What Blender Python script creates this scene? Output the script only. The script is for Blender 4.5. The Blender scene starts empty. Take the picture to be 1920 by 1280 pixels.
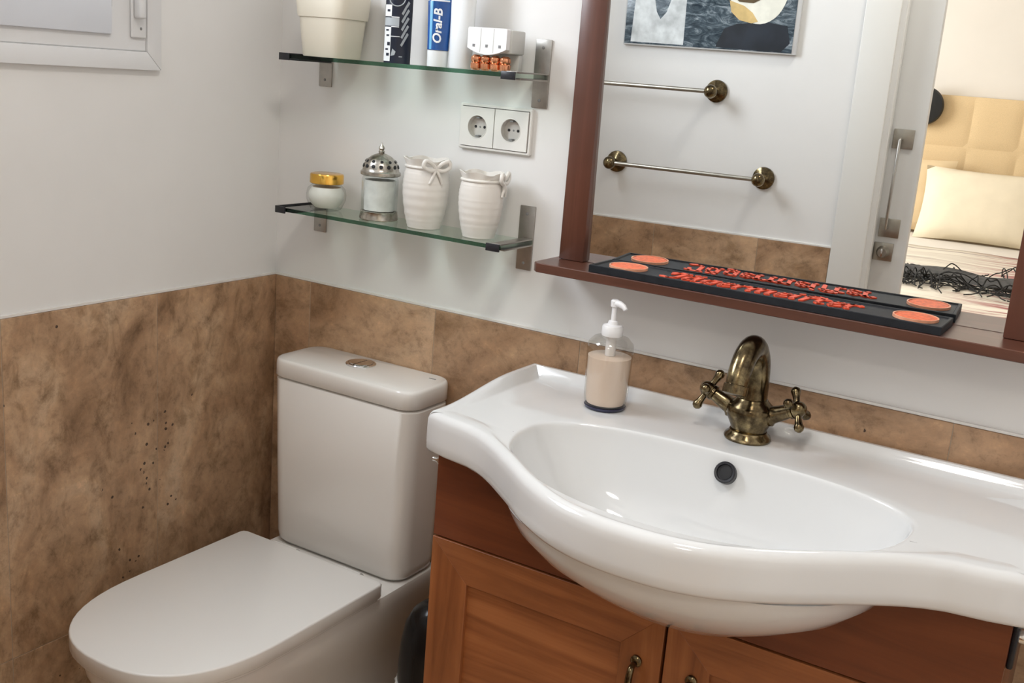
import bpy, bmesh, math, random
from mathutils import Vector, Matrix
random.seed(7)
sc = bpy.context.scene
col = sc.collection
PI = math.pi

# ------------------------------------------------------------------ camera
def make_camera():
    yaw, pitch, roll, f = 0.5331920, 0.2464120, -0.0812615, 2031.242
    cy, sy, cp, sp, cr, sr = (math.cos(yaw), math.sin(yaw), math.cos(pitch), math.sin(pitch), math.cos(roll), math.sin(roll))
    r0 = Vector((cy, sy, 0)); fh = Vector((-sy, cy, 0)); Z = Vector((0, 0, 1))
    fwd = fh*cp - Z*sp; u0 = fh*sp + Z*cp
    R = r0*cr - u0*sr; U = r0*sr + u0*cr
    cd = bpy.data.cameras.new('camera'); cd.sensor_width = 36; cd.lens = f/1920*36; cd.clip_start = 0.02
    co = bpy.data.objects.new('camera', cd); col.objects.link(co)
    m = Matrix((R, U, -fwd)).transposed().to_4x4(); m.translation = (1.57714, -1.67170, 1.38725)
    co.matrix_world = m
    sc.camera = co
make_camera()

# ------------------------------------------------------------------ world, daylight, exposure
w = bpy.data.worlds.new('world'); sc.world = w; w.use_nodes = True
w.node_tree.nodes['Background'].inputs[0].default_value = (0.62, 0.76, 1.0, 1)
w.node_tree.nodes['Background'].inputs[1].default_value = 1.0
sc.view_settings.view_transform = 'Standard'
sc.view_settings.look = 'None'
sc.view_settings.gamma = 1
sc.view_settings.exposure = 0.0
sc.view_settings.use_curve_mapping = False
def area(name, loc, aim, sx, sy, power, color):
    l = bpy.data.lights.new(name, 'AREA'); l.shape = 'RECTANGLE'; l.size = sx; l.size_y = sy
    l.energy = power; l.color = color
    o = bpy.data.objects.new(name, l); col.objects.link(o); o.location = loc
    o.rotation_euler = (Vector(aim)-Vector(loc)).to_track_quat('-Z', 'Y').to_euler()
    return o
# daylight entering the bathroom window, and daylight entering the bedroom window
area('bathroom_daylight', (-0.09, -0.70, 1.82), (1, -0.70, 1.62), 0.52, 0.52, 15.2, (0.94, 0.985, 1.04))
area('bedroom_daylight', (-1.05, -3.2, 1.55), (2, -3.2, 1.2), 1.5, 1.3, 74, (1.0, 0.99, 0.985))

# ------------------------------------------------------------------ helpers
def rootloc(o):
    v = Vector((0, 0, 0))
    while o is not None:
        v += Vector(o.location); o = o.parent
    return v
def finish(name, bm, m, parent=None, smooth=35, origin=None):
    me = bpy.data.meshes.new(name)
    bmesh.ops.recalc_face_normals(bm, faces=bm.faces[:])
    if parent is not None:
        off = rootloc(parent)
    elif origin is not None:
        off = Vector(origin)
    else:
        xs = [v.co for v in bm.verts]
        off = Vector(((min(v.x for v in xs)+max(v.x for v in xs))/2, (min(v.y for v in xs)+max(v.y for v in xs))/2, min(v.z for v in xs)))
    bmesh.ops.translate(bm, verts=bm.verts[:], vec=-off)
    bm.to_mesh(me); bm.free()
    if smooth:
        me.shade_smooth(); me.set_sharp_from_angle(angle=math.radians(smooth))
    o = bpy.data.objects.new(name, me); col.objects.link(o)
    if parent is not None: o.parent = parent
    else: o.location = off
    if m is not None: me.materials.append(M[m] if isinstance(m, str) else m)
    return o
def thing(name, label, cat, loc=(0, 0, 0), group=None):
    o = bpy.data.objects.new(name, None); col.objects.link(o); o.location = loc; o.empty_display_size = 0.05
    return tag(o, label, cat, group)
def tag(o, label, cat, group=None):
    o['label'] = label; o['category'] = cat
    if group: o['group'] = group
    return o
def struct(o):
    o['kind'] = 'structure'; return o
def abox(bm, x0, x1, y0, y1, z0, z1, bev=0, seg=2):
    vs = [bm.verts.new((x, y, z)) for x in (x0, x1) for y in (y0, y1) for z in (z0, z1)]
    fs = [bm.faces.new([vs[i] for i in q]) for q in ((0, 1, 3, 2), (4, 6, 7, 5), (0, 4, 5, 1), (2, 3, 7, 6), (0, 2, 6, 4), (1, 5, 7, 3))]
    if bev:
        es = {e for f in fs for e in f.edges}
        bmesh.ops.bevel(bm, geom=list(es), offset=bev, segments=seg, profile=0.5, affect='EDGES')
def box(name, m, x0, x1, y0, y1, z0, z1, parent=None, bev=0, seg=2):
    bm = bmesh.new(); abox(bm, min(x0, x1), max(x0, x1), min(y0, y1), max(y0, y1), min(z0, z1), max(z0, z1), bev, seg)
    return finish(name, bm, m, parent)
def aloft(bm, rings, cap0=True, cap1=True, closed=True):
    R = [[bm.verts.new(p) for p in r] for r in rings]
    n = len(R[0])
    for a, b in zip(R, R[1:]):
        for i in range(n if closed else n-1):
            j = (i+1) % n
            bm.faces.new((a[i], a[j], b[j], b[i]))
    if cap0: bm.faces.new(R[0][::-1])
    if cap1: bm.faces.new(R[-1])
    return R
def alathe(bm, prof, c, n=32, axis='z', sx=1, sy=1, cap=True):
    rings = []
    for r, z in prof:
        ring = []
        for i in range(n):
            a = 2*PI*i/n; x, y = r*math.cos(a)*sx, r*math.sin(a)*sy
            if axis == 'z': p = (c[0]+x, c[1]+y, c[2]+z)
            elif axis == 'y': p = (c[0]+x, c[1]+z, c[2]+y)
            else: p = (c[0]+z, c[1]+x, c[2]+y)
            ring.append(p)
        rings.append(ring)
    aloft(bm, rings, cap, cap)
def lathe(name, m, prof, c, parent=None, n=32, axis='z', sx=1, sy=1, smooth=40):
    bm = bmesh.new(); alathe(bm, prof, c, n, axis, sx, sy); return finish(name, bm, m, parent, smooth)
def atube(bm, pts, rad, n=12, cap=True):
    pts = [Vector(p) for p in pts]
    if not isinstance(rad, (list, tuple)): rad = [rad]*len(pts)
    rings = []; prev = None
    for i, p in enumerate(pts):
        t = (pts[min(i+1, len(pts)-1)]-pts[max(i-1, 0)]).normalized()
        if prev is None:
            a = Vector((0, 0, 1)) if abs(t.z) < 0.9 else Vector((1, 0, 0)); u = t.cross(a).normalized()
        else:
            u = (prev - t*prev.dot(t)).normalized()
        prev = u; v = t.cross(u)
        rings.append([p+(u*math.cos(2*PI*k/n)+v*math.sin(2*PI*k/n))*rad[i] for k in range(n)])
    aloft(bm, rings, cap, cap)
def tube(name, m, pts, rad, parent=None, n=12):
    bm = bmesh.new(); atube(bm, pts, rad, n); return finish(name, bm, m, parent, 40)
def bez(p, n=16):
    """Catmull-Rom through control points"""
    P = [Vector(q) for q in p]; P = [P[0]*2-P[1]]+P+[P[-1]*2-P[-2]]; out = []
    for i in range(1, len(P)-2):
        for k in range(n):
            t = k/n
            out.append(0.5*((2*P[i])+(P[i+1]-P[i-1])*t+(2*P[i-1]-5*P[i]+4*P[i+1]-P[i+2])*t*t+(3*P[i]-P[i-1]-3*P[i+1]+P[i+2])*t**3))
    out.append(P[-2]); return out
def interp(tab, x):
    if x <= tab[0][0]: return tab[0][1]
    for (a, b), (c, d) in zip(tab, tab[1:]):
        if x <= c: 
            t = (x-a)/(c-a); t = t*t*(3-2*t)*0.5+t*0.5
            return b+(d-b)*t
    return tab[-1][1]
def rrect(x0, x1, y0, y1, r, n=5):
    pts = []
    for cx, cy, a0 in ((x1-r, y1-r, 0), (x0+r, y1-r, 90), (x0+r, y0+r, 180), (x1-r, y0+r, 270)):
        for k in range(n+1):
            a = math.radians(a0+90*k/n); pts.append((cx+r*math.cos(a), cy+r*math.sin(a)))
    return pts

# ------------------------------------------------------------------ materials
M = {}
def newmat(name):
    m = bpy.data.materials.new(name); m.use_nodes = True; M[name] = m
    nt = m.node_tree; return m, nt, nt.nodes['Principled BSDF']
def plain(name, c, rough=0.5, metal=0.0, spec=0.5, coat=0.0, nscale=0, namt=0.1, bump=0.0, trans=0, ior=1.45, emis=0):
    m, nt, b = newmat(name)
    b.inputs['Base Color'].default_value = (*c, 1); b.inputs['Roughness'].default_value = rough
    b.inputs['Metallic'].default_value = metal; b.inputs['Specular IOR Level'].default_value = spec
    b.inputs['Coat Weight'].default_value = coat; b.inputs['Coat Roughness'].default_value = 0.06
    b.inputs['Transmission Weight'].default_value = trans; b.inputs['IOR'].default_value = ior
    if emis:
        b.inputs['Emission Color'].default_value = (*c, 1); b.inputs['Emission Strength'].default_value = emis
    if nscale:
        tc = nt.nodes.new('ShaderNodeTexCoord'); n = nt.nodes.new('ShaderNodeTexNoise'); n.inputs['Scale'].default_value = nscale; n.inputs['Detail'].default_value = 5
        nt.links.new(tc.outputs['Object'], n.inputs['Vector'])
        r = nt.nodes.new('ShaderNodeValToRGB'); r.color_ramp.elements[0].position = 0.3; r.color_ramp.elements[1].position = 0.7
        r.color_ramp.elements[0].color = (*[x*(1-namt) for x in c], 1); r.color_ramp.elements[1].color = (*[min(1, x*(1+namt)) for x in c], 1)
        nt.links.new(n.outputs['Fac'], r.inputs['Fac']); nt.links.new(r.outputs['Color'], b.inputs['Base Color'])
        if bump:
            bp = nt.nodes.new('ShaderNodeBump'); bp.inputs['Strength'].default_value = bump; bp.inputs['Distance'].default_value = 0.002
            nt.links.new(n.outputs['Fac'], bp.inputs['Height']); nt.links.new(bp.outputs['Normal'], b.inputs['Normal'])
    return m
def ramp(nt, fac, stops):
    r = nt.nodes.new('ShaderNodeValToRGB'); e = r.color_ramp.elements
    while len(e) > 1: e.remove(e[0])
    e[0].position = stops[0][0]; e[0].color = (*stops[0][1], 1)
    for p, c in stops[1:]:
        q = e.new(p); q.color = (*c, 1)
    nt.links.new(fac, r.inputs['Fac']); return r.outputs['Color']
def coords(nt, scale, rot=(0, 0, 0), rnd=0, kind='Object'):
    tc = nt.nodes.new('ShaderNodeTexCoord'); mp = nt.nodes.new('ShaderNodeMapping')
    mp.inputs['Scale'].default_value = scale; mp.inputs['Rotation'].default_value = rot
    src = tc.outputs[kind]
    if rnd:
        oi = nt.nodes.new('ShaderNodeObjectInfo'); mu = nt.nodes.new('ShaderNodeMath'); mu.operation = 'MULTIPLY'; mu.inputs[1].default_value = rnd
        nt.links.new(oi.outputs['Random'], mu.inputs[0])
        va = nt.nodes.new('ShaderNodeVectorMath'); va.operation = 'ADD'
        nt.links.new(src, va.inputs[0]); nt.links.new(mu.outputs[0], va.inputs[1]); src = va.outputs[0]
    nt.links.new(src, mp.inputs['Vector']); return mp.outputs['Vector']
def noise(nt, vec, scale, detail=6, rough=0.55, dist=0.0):
    n = nt.nodes.new('ShaderNodeTexNoise'); n.inputs['Scale'].default_value = scale; n.inputs['Detail'].default_value = detail
    n.inputs['Roughness'].default_value = rough; n.inputs['Distortion'].default_value = dist
    nt.links.new(vec, n.inputs['Vector']); return n.outputs['Fac']
def mix(nt, fac, a, b, mode='MIX'):
    x = nt.nodes.new('ShaderNodeMix'); x.data_type = 'RGBA'; x.blend_type = mode
    if isinstance(fac, float): x.inputs[0].default_value = fac
    else: nt.links.new(fac, x.inputs[0])
    for s, i in ((a, 6), (b, 7)):
        if isinstance(s, tuple): x.inputs[i].default_value = (*s, 1)
        else: nt.links.new(s, x.inputs[i])
    return x.outputs[2]
def bumpn(nt, b, h, st, dist=0.002):
    bp = nt.nodes.new('ShaderNodeBump'); bp.inputs['Strength'].default_value = st; bp.inputs['Distance'].default_value = dist
    nt.links.new(h, bp.inputs['Height']); nt.links.new(bp.outputs['Normal'], b.inputs['Normal'])

def mat_travertine():
    m, nt, b = newmat('travertine')
    v1 = coords(nt, (1, 1, 1), (0.5, 0.35, 0.0), rnd=0.6)
    vs = coords(nt, (1.0, 3.0, 1.6), (0.75, 0.3, 0.6), rnd=0.6)
    n1 = noise(nt, vs, 3.2, 7, 0.6, 0.7)
    n2 = noise(nt, v1, 30, 9, 0.78, 0.12)
    n3 = noise(nt, vs, 9.0, 6, 0.7, 0.5)
    c1 = ramp(nt, n1, [(0.25, (0.210, 0.118, 0.060)), (0.42, (0.375, 0.230, 0.134)), (0.56, (0.485, 0.316, 0.192)), (0.75, (0.590, 0.425, 0.285))])
    c2 = ramp(nt, n2, [(0.30, (0.55, 0.52, 0.48)), (0.47, (0.98, 0.98, 0.98)), (0.58, (1.08, 1.07, 1.05)), (0.72, (1.42, 1.40, 1.36))])
    c3 = ramp(nt, n3, [(0.34, (0.66, 0.62, 0.56)), (0.48, (1, 1, 1)), (0.70, (1.22, 1.20, 1.18))])
    c = mix(nt, 1.0, mix(nt, 1.0, c1, c2, 'MULTIPLY'), c3, 'MULTIPLY')
    vo = nt.nodes.new('ShaderNodeTexVoronoi'); vo.inputs['Scale'].default_value = 60; nt.links.new(v1, vo.inputs['Vector'])
    msk = noise(nt, v1, 7.0, 3)
    nz = noise(nt, v1, 120, 3); nzm = nt.nodes.new('ShaderNodeMath'); nzm.operation = 'MULTIPLY'; nzm.inputs[1].default_value = 0.34; nt.links.new(nz, nzm.inputs[0])
    pit = nt.nodes.new('ShaderNodeMath'); pit.operation = 'LESS_THAN'
    nt.links.new(vo.outputs['Distance'], pit.inputs[0]); nt.links.new(nzm.outputs[0], pit.inputs[1])
    mk = nt.nodes.new('ShaderNodeMath'); mk.operation = 'GREATER_THAN'; mk.inputs[1].default_value = 0.62; nt.links.new(msk, mk.inputs[0])
    pm = nt.nodes.new('ShaderNodeMath'); pm.operation = 'MULTIPLY'; nt.links.new(pit.outputs[0], pm.inputs[0]); nt.links.new(mk.outputs[0], pm.inputs[1])
    c = mix(nt, pm.outputs[0], c, (0.07, 0.04, 0.025))
    nt.links.new(c, b.inputs['Base Color']); b.inputs['Roughness'].default_value = 0.42
    bumpn(nt, b, n2, 0.35, 0.002)
mat_travertine()
def mat_wood(name, dark, mid, light, axis, rough=0.35, coat=0.2, gs=1.0):
    m, nt, b = newmat(name)
    s = [26*gs, 26*gs, 26*gs]; s[axis] = 1.6*gs
    v = coords(nt, tuple(s), (0, 0, 0), rnd=3.0)
    n = noise(nt, v, 1.0, 7, 0.62, 1.2)
    v2 = coords(nt, (3, 3, 3), rnd=3.0); n2 = noise(nt, v2, 1.3, 3)
    c = ramp(nt, n, [(0.28, dark), (0.5, mid), (0.72, light)])
    c = mix(nt, 1.0, c, ramp(nt, n2, [(0.3, (0.82, 0.8, 0.78)), (0.7, (1.12, 1.1, 1.08))]), 'MULTIPLY')
    nt.links.new(c, b.inputs['Base Color']); b.inputs['Roughness'].default_value = rough
    b.inputs['Coat Weight'].default_value = coat; b.inputs['Coat Roughness'].default_value = 0.2
    bumpn(nt, b, n, 0.08, 0.001)
for ax, nm in ((0, 'x'), (2, 'z')):
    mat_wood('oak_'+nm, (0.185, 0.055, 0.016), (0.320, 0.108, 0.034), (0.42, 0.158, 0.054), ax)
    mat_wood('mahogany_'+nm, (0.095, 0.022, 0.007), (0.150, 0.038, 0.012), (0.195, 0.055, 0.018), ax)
    mat_wood('walnut_'+nm, (0.070, 0.026, 0.016), (0.108, 0.040, 0.025), (0.150, 0.060, 0.040), ax, 0.33, 0.2, 0.7)
plain('plaster', (0.80, 0.785, 0.765), 0.75, nscale=9, namt=0.012, bump=0.03)
plain('ceiling_white', (0.84, 0.83, 0.81), 0.9)
plain('bedroom_paint', (0.80, 0.75, 0.67), 0.85, nscale=4, namt=0.02)
plain('grout', (0.42, 0.345, 0.265), 0.9, nscale=40, namt=0.1)
plain('caulk', (0.78, 0.75, 0.71), 0.6, nscale=30, namt=0.05)
plain('floor_tile', (0.58, 0.44, 0.30), 0.35, nscale=7, namt=0.25)
plain('bedroom_wood_floor', (0.42, 0.26, 0.14), 0.4, nscale=6, namt=0.2)
plain('ceramic', (0.75, 0.75, 0.745), 0.07, coat=0.5, nscale=3, namt=0.004)
plain('toilet_ceramic', (0.83, 0.805, 0.765), 0.13, coat=0.35, nscale=3, namt=0.004)
plain('seat_plastic', (0.83, 0.82, 0.795), 0.16, coat=0.2, nscale=3, namt=0.004)
plain('pvc_white', (0.74, 0.735, 0.735), 0.35, nscale=5, namt=0.01)
plain('pvc_panel', (0.70, 0.72, 0.77), 0.3, nscale=5, namt=0.015)
plain('door_white', (0.74, 0.72, 0.68), 0.4, nscale=5, namt=0.01)
plain('door_leaf_white', (0.66, 0.645, 0.62), 0.35, nscale=5, namt=0.01)
plain('chrome', (0.72, 0.72, 0.72), 0.12, 1.0)
plain('brushed_steel', (0.42, 0.40, 0.37), 0.38, 1.0, nscale=60, namt=0.08)
plain('satin_nickel', (0.42, 0.39, 0.34), 0.35, 1.0, nscale=50, namt=0.08)
plain('black_plastic', (0.018, 0.018, 0.022), 0.35, nscale=20, namt=0.2)
plain('black_gloss', (0.010, 0.009, 0.009), 0.2, spec=0.3, nscale=20, namt=0.2)
plain('added_lamp_glow', (1.0, 0.955, 0.885), 0.5, emis=34)  # glow of the two added ceiling lamps
plain('dark_hole', (0.012, 0.012, 0.014), 0.6, nscale=20, namt=0.1)
plain('mat_black', (0.013, 0.015, 0.019), 0.55, spec=0.3, nscale=60, namt=0.2)
plain('mat_red', (0.78, 0.085, 0.032), 0.5, nscale=90, namt=0.12)
plain('mat_orange', (0.80, 0.15, 0.05), 0.55, nscale=140, namt=0.3, bump=0.4)
plain('mat_ring', (0.78, 0.36, 0.22), 0.5, nscale=90, namt=0.15)
plain('bag_white', (0.75, 0.73, 0.70), 0.5, nscale=60, namt=0.05, bump=0.3)
plain('white_ceramic_matte', (0.80, 0.765, 0.71), 0.33, coat=0.15, nscale=8, namt=0.02)
plain('pot_beige', (0.74, 0.68, 0.56), 0.5, nscale=8, namt=0.03)
plain('soil', (0.03, 0.022, 0.018), 0.95, nscale=60, namt=0.4, bump=0.5)
plain('gold', (0.86, 0.50, 0.10), 0.18, 1.0, nscale=20, namt=0.15)
plain('pewter', (0.46, 0.43, 0.38), 0.25, 1.0, nscale=120, namt=0.3, bump=0.2)
plain('cotton', (0.86, 0.87, 0.84), 0.9, nscale=45, namt=0.10, bump=0.9)
plain('cream', (0.86, 0.86, 0.80), 0.5, nscale=15, namt=0.03)
plain('white_plastic', (0.84, 0.83, 0.83), 0.3, nscale=8, namt=0.01)
plain('white_side', (0.60, 0.60, 0.57), 0.4, nscale=8, namt=0.02)
plain('grey_dot', (0.22, 0.22, 0.22), 0.5, nscale=30, namt=0.1)
plain('copper', (0.82, 0.36, 0.20), 0.22, 1.0, nscale=60, namt=0.25)
plain('socket_white', (0.82, 0.80, 0.76), 0.3, nscale=8, namt=0.01)
plain('socket_recess', (0.60, 0.57, 0.53), 0.45, nscale=8, namt=0.02)
plain('lotion', (0.86, 0.70, 0.58), 0.35, coat=0.4, nscale=10, namt=0.02)
plain('bottle_base', (0.03, 0.03, 0.07), 0.3, nscale=20, namt=0.1)
plain('tube_black', (0.012, 0.016, 0.032), 0.3, nscale=20, namt=0.2)
plain('tube_white', (0.82, 0.84, 0.84), 0.35, nscale=10, namt=0.02)
plain('tube_grey', (0.42, 0.45, 0.47), 0.35, nscale=10, namt=0.05)
plain('tube_blue', (0.010, 0.085, 0.32), 0.25, coat=0.3, nscale=14, namt=0.35)
plain('tube_skyblue', (0.13, 0.42, 0.70), 0.25, coat=0.3, nscale=14, namt=0.25)
plain('bottle_white', (0.82, 0.84, 0.85), 0.25, coat=0.2, nscale=10, namt=0.01)
plain('headboard_fabric', (0.74, 0.55, 0.31), 0.85, nscale=260, namt=0.06, bump=0.2)
plain('pillow_cream', (0.80, 0.70, 0.52), 0.9, nscale=12, namt=0.04)
plain('pillow_tan', (0.78, 0.60, 0.36), 0.9, nscale=12, namt=0.04)
plain('sheet_white', (0.80, 0.74, 0.66), 0.9, nscale=12, namt=0.03)
plain('throw_grey', (0.075, 0.072, 0.068), 0.95, nscale=40, namt=0.35, bump=0.4)
plain('yarn_black', (0.025, 0.024, 0.022), 0.9, nscale=80, namt=0.3)
plain('bed_base', (0.33, 0.25, 0.17), 0.8, nscale=20, namt=0.1)
plain('lamp_black', (0.012, 0.012, 0.012), 0.5, nscale=20, namt=0.1)
plain('picture_border', (0.60, 0.59, 0.58), 0.4, nscale=10, namt=0.02)
plain('bird_cream', (0.80, 0.78, 0.68), 0.6, nscale=30, namt=0.1)
plain('bird_tan', (0.62, 0.44, 0.18), 0.6, nscale=30, namt=0.2)
plain('bird_dark', (0.10, 0.065, 0.025), 0.6, nscale=30, namt=0.2)
plain('print_black', (0.012, 0.016, 0.024), 0.4, nscale=14, namt=0.5)
plain('print_pale', (0.60, 0.62, 0.62), 0.4, nscale=28, namt=0.3)
def mat_brass():
    m, nt, b = newmat('aged_brass')
    v = coords(nt, (1, 1, 1)); n = noise(nt, v, 55, 7, 0.7); n2 = noise(nt, v, 16, 3)
    c = ramp(nt, n, [(0.34, (0.060, 0.046, 0.030)), (0.5, (0.17, 0.135, 0.078)), (0.68, (0.36, 0.30, 0.17))])
    c = mix(nt, 1.0, c, ramp(nt, n2, [(0.35, (0.6, 0.55, 0.5)), (0.65, (1.15, 1.1, 1.05))]), 'MULTIPLY')
    nt.links.new(c, b.inputs['Base Color']); b.inputs['Metallic'].default_value = 1.0; b.inputs['Roughness'].default_value = 0.2
mat_brass()
def mat_thin(name, tint, gl=0.9, rough=0.0, f0=1.45):
    """thin clear sheet: light goes straight through, tinted, with a fresnel reflection"""
    m, nt, b = newmat(name); nt.nodes.remove(b)
    out = nt.nodes['Material Output']
    t = nt.nodes.new('ShaderNodeBsdfTransparent'); t.inputs[0].default_value = (*tint, 1)
    g = nt.nodes.new('ShaderNodeBsdfGlossy'); g.inputs['Roughness'].default_value = rough; g.inputs[0].default_value = (gl, gl, gl, 1)
    fr = nt.nodes.new('ShaderNodeFresnel'); fr.inputs['IOR'].default_value = f0
    mx = nt.nodes.new('ShaderNodeMixShader')
    ge = nt.nodes.new('ShaderNodeNewGeometry'); iv = nt.nodes.new('ShaderNodeMath'); iv.operation = 'SUBTRACT'; iv.inputs[0].default_value = 1.0; nt.links.new(ge.outputs['Backfacing'], iv.inputs[1])
    fm = nt.nodes.new('ShaderNodeMath'); fm.operation = 'MULTIPLY'; nt.links.new(fr.outputs[0], fm.inputs[0]); nt.links.new(iv.outputs[0], fm.inputs[1])
    nt.links.new(fm.outputs[0], mx.inputs[0]); nt.links.new(t.outputs[0], mx.inputs[1]); nt.links.new(g.outputs[0], mx.inputs[2]); nt.links.new(mx.outputs[0], out.inputs[0])
mat_thin('shelf_glass', (0.88, 0.95, 0.91))
mat_thin('shelf_glass_edge', (0.42, 0.58, 0.50), 0.5)
mat_thin('clear_glass', (0.97, 0.98, 0.99))
mat_thin('jar_glass', (0.88, 0.90, 0.89))
mat_thin('frosted_glass', (0.94, 0.95, 0.94), 0.6, 0.25)
mat_thin('bottle_plastic', (0.86, 0.845, 0.82), 0.9, 0.08, 1.7)
def mat_mirror():
    m, nt, b = newmat('mirror_silver')
    b.inputs['Base Color'].default_value = (0.90, 0.915, 0.905, 1); b.inputs['Metallic'].default_value = 1; b.inputs['Roughness'].default_value = 0.0
mat_mirror()
def mat_water():
    m, nt, b = newmat('print_water')
    v = coords(nt, (9, 1, 24)); n = noise(nt, v, 1.6, 6, 0.7, 1.8)
    c = ramp(nt, n, [(0.34, (0.012, 0.022, 0.034)), (0.5, (0.06, 0.085, 0.105)), (0.6, (0.20, 0.24, 0.27)), (0.72, (0.55, 0.58, 0.60))])
    nt.links.new(c, b.inputs['Base Color']); b.inputs['Roughness'].default_value = 0.12
mat_water()
def mat_spread():
    m, nt, b = newmat('striped_bedspread')
    tc = nt.nodes.new('ShaderNodeTexCoord'); sx = nt.nodes.new('ShaderNodeSeparateXYZ'); nt.links.new(tc.outputs['Object'], sx.inputs[0])
    v = coords(nt, (0.4, 9, 0.4)); n = noise(nt, v, 2.2, 5, 0.7)
    c = ramp(nt, n, [(0.34, (0.30, 0.25, 0.22)), (0.42, (0.62, 0.54, 0.44)), (0.6, (0.78, 0.72, 0.60)), (0.72, (0.66, 0.56, 0.42))])
    v2 = coords(nt, (0.9, 13, 0.9)); n2 = noise(nt, v2, 1.7, 5, 0.7)
    st = ramp(nt, n2, [(0.50, (0, 0, 0)), (0.58, (1, 1, 1))])
    xm = nt.nodes.new('ShaderNodeMapRange'); xm.inputs[1].default_value = 0.0; xm.inputs[2].default_value = 0.3; nt.links.new(sx.outputs[0], xm.inputs[0])
    f = nt.nodes.new('ShaderNodeMath'); f.operation = 'MULTIPLY'; nt.links.new(st, f.inputs[0]); nt.links.new(xm.outputs[0], f.inputs[1])
    c = mix(nt, f.outputs[0], c, (0.30, 0.045, 0.05))
    nt.links.new(c, b.inputs['Base Color']); b.inputs['Roughness'].default_value = 0.95
    bumpn(nt, b, n, 0.3, 0.004)
mat_spread()

# ================================================================== THE SETTING
RX = 2.10      # right wall
D = 1.42       # distance back wall to wall with the door
H = 2.45
TT = 0.93      # top of the tile dado
floor = struct(box('floor', 'grout', 0, RX, -D, 0, -0.05, -0.006))
struct(box('ceiling', 'ceiling_white', -0.1, RX+0.1, -D, 0.1, H, H+0.08))
wall_back = struct(box('wall_back', 'plaster', -0.12, RX+0.12, 0, 0.12, -0.05, H))
# left wall with a window opening
WY0, WY1, WZ0, WZ1 = -0.343, -1.06, 1.363, 2.17
bm = bmesh.new()
abox(bm, -0.12, 0, WY0, 0, -0.05, H); abox(bm, -0.12, 0, -D, WY1, -0.05, H)
abox(bm, -0.12, 0, WY1, WY0, -0.05, WZ0); abox(bm, -0.12, 0, WY1, WY0, WZ1, H)
wall_left = struct(finish('wall_left', bm, 'plaster', smooth=0))
struct(box('wall_right', 'plaster', RX, RX+0.12, -D, 0, -0.05, H))
# wall with the doorway: two skins with the sliding-door pocket between, lintel and right pier
DX0, DX1, DZ = 1.0, 1.90, 2.06
bm = bmesh.new()
abox(bm, -0.12, DX0, -D-0.035, -D, -0.05, H); abox(bm, -0.12, DX0, -D-0.13, -D-0.095, -0.05, H)
abox(bm, DX1, RX+0.12, -D-0.13, -D, -0.05, H); abox(bm, DX0, DX1, -D-0.13, -D, DZ, H)
wall_front = struct(finish('wall_front', bm, 'plaster', smooth=0))

def tiles(wall, spans, rows, place, bedbox):
    """travertine tiles as single pieces, sharing a mesh per size"""
    cache = {}
    g = 0.0006
    for (a, b) in spans:
        for (z0, z1) in rows:
            key = (round(b-a, 4), round(z1-z0, 4), place)
            if key not in cache:
                bm = bmesh.new(); w2 = (b-a)/2-g; h2 = (z1-z0)/2-g; t = 0.008
                if place == 'left': abox(bm, 0, t, -w2, w2, -h2, h2, 0.0006, 1)
                elif place == 'back': abox(bm, -w2, w2, -t, 0, -h2, h2, 0.0006, 1)
                elif place == 'front': abox(bm, -w2, w2, 0, t, -h2, h2, 0.0006, 1)
                else: abox(bm, -w2, w2, -h2, h2, -0.006, 0, 0.001, 1)
                o = finish('tile', bm, 'floor_tile' if place == 'floor' else 'travertine', None, 30, origin=(0, 0, 0)); cache[key] = o.data
            else:
                o = bpy.data.objects.new('tile', cache[key]); col.objects.link(o)
            c, z = (a+b)/2, (z0+z1)/2
            loc = {'left': (0, c, z), 'back': (c, 0, z), 'front': (c, -D, z), 'floor': (c, z, 0)}[place]
            o.parent = wall; o.location = Vector(loc)-rootloc(wall)
    if bedbox: box('grout_bed', 'grout', *bedbox, parent=wall)
rows = [(0.0, 0.318), (0.318, TT)]
ly = [0, -0.32, -0.638, -0.956, -1.274, -D]
tiles(wall_left, [(b, a) for a, b in zip(ly, ly[1:])], rows, 'left', (0, 0.0070, -D, 0, 0, TT-0.001))
bx = [0.009, 0.105, 0.42, 0.735, 1.05, 1.365, 1.68, 1.995, RX]
tiles(wall_back, list(zip(bx, bx[1:])), rows, 'back', (0.009, RX, -0.0070, 0, 0, TT-0.001))
fx = [0.009, 0.168, 0.486, 0.66, 0.897]
fx = [0.009, 0.06, 0.376, 0.692, 0.897]
tiles(wall_front, list(zip(fx, fx[1:])), rows, 'front', (0.009, 0.897, -D, -D+0.0070, 0, TT-0.001))
tiles(floor, [(0.42*i, min(0.42*(i+1), RX)) for i in range(5)], [(-0.42*(j+1) if j < 3 else -D, -0.42*j) for j in range(4)], 'floor', None)
# thin caulk bead on top of the dado
for nm, b in (('trim_1', (0, 0.006, -D, 0, TT, TT+0.004)), ('trim_2', (0.006, RX, -0.006, 0, TT, TT+0.004)), ('trim_3', (0.006, 0.897, -D, -D+0.006, TT, TT+0.004))):
    struct(box(nm, 'caulk', *b))

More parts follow.
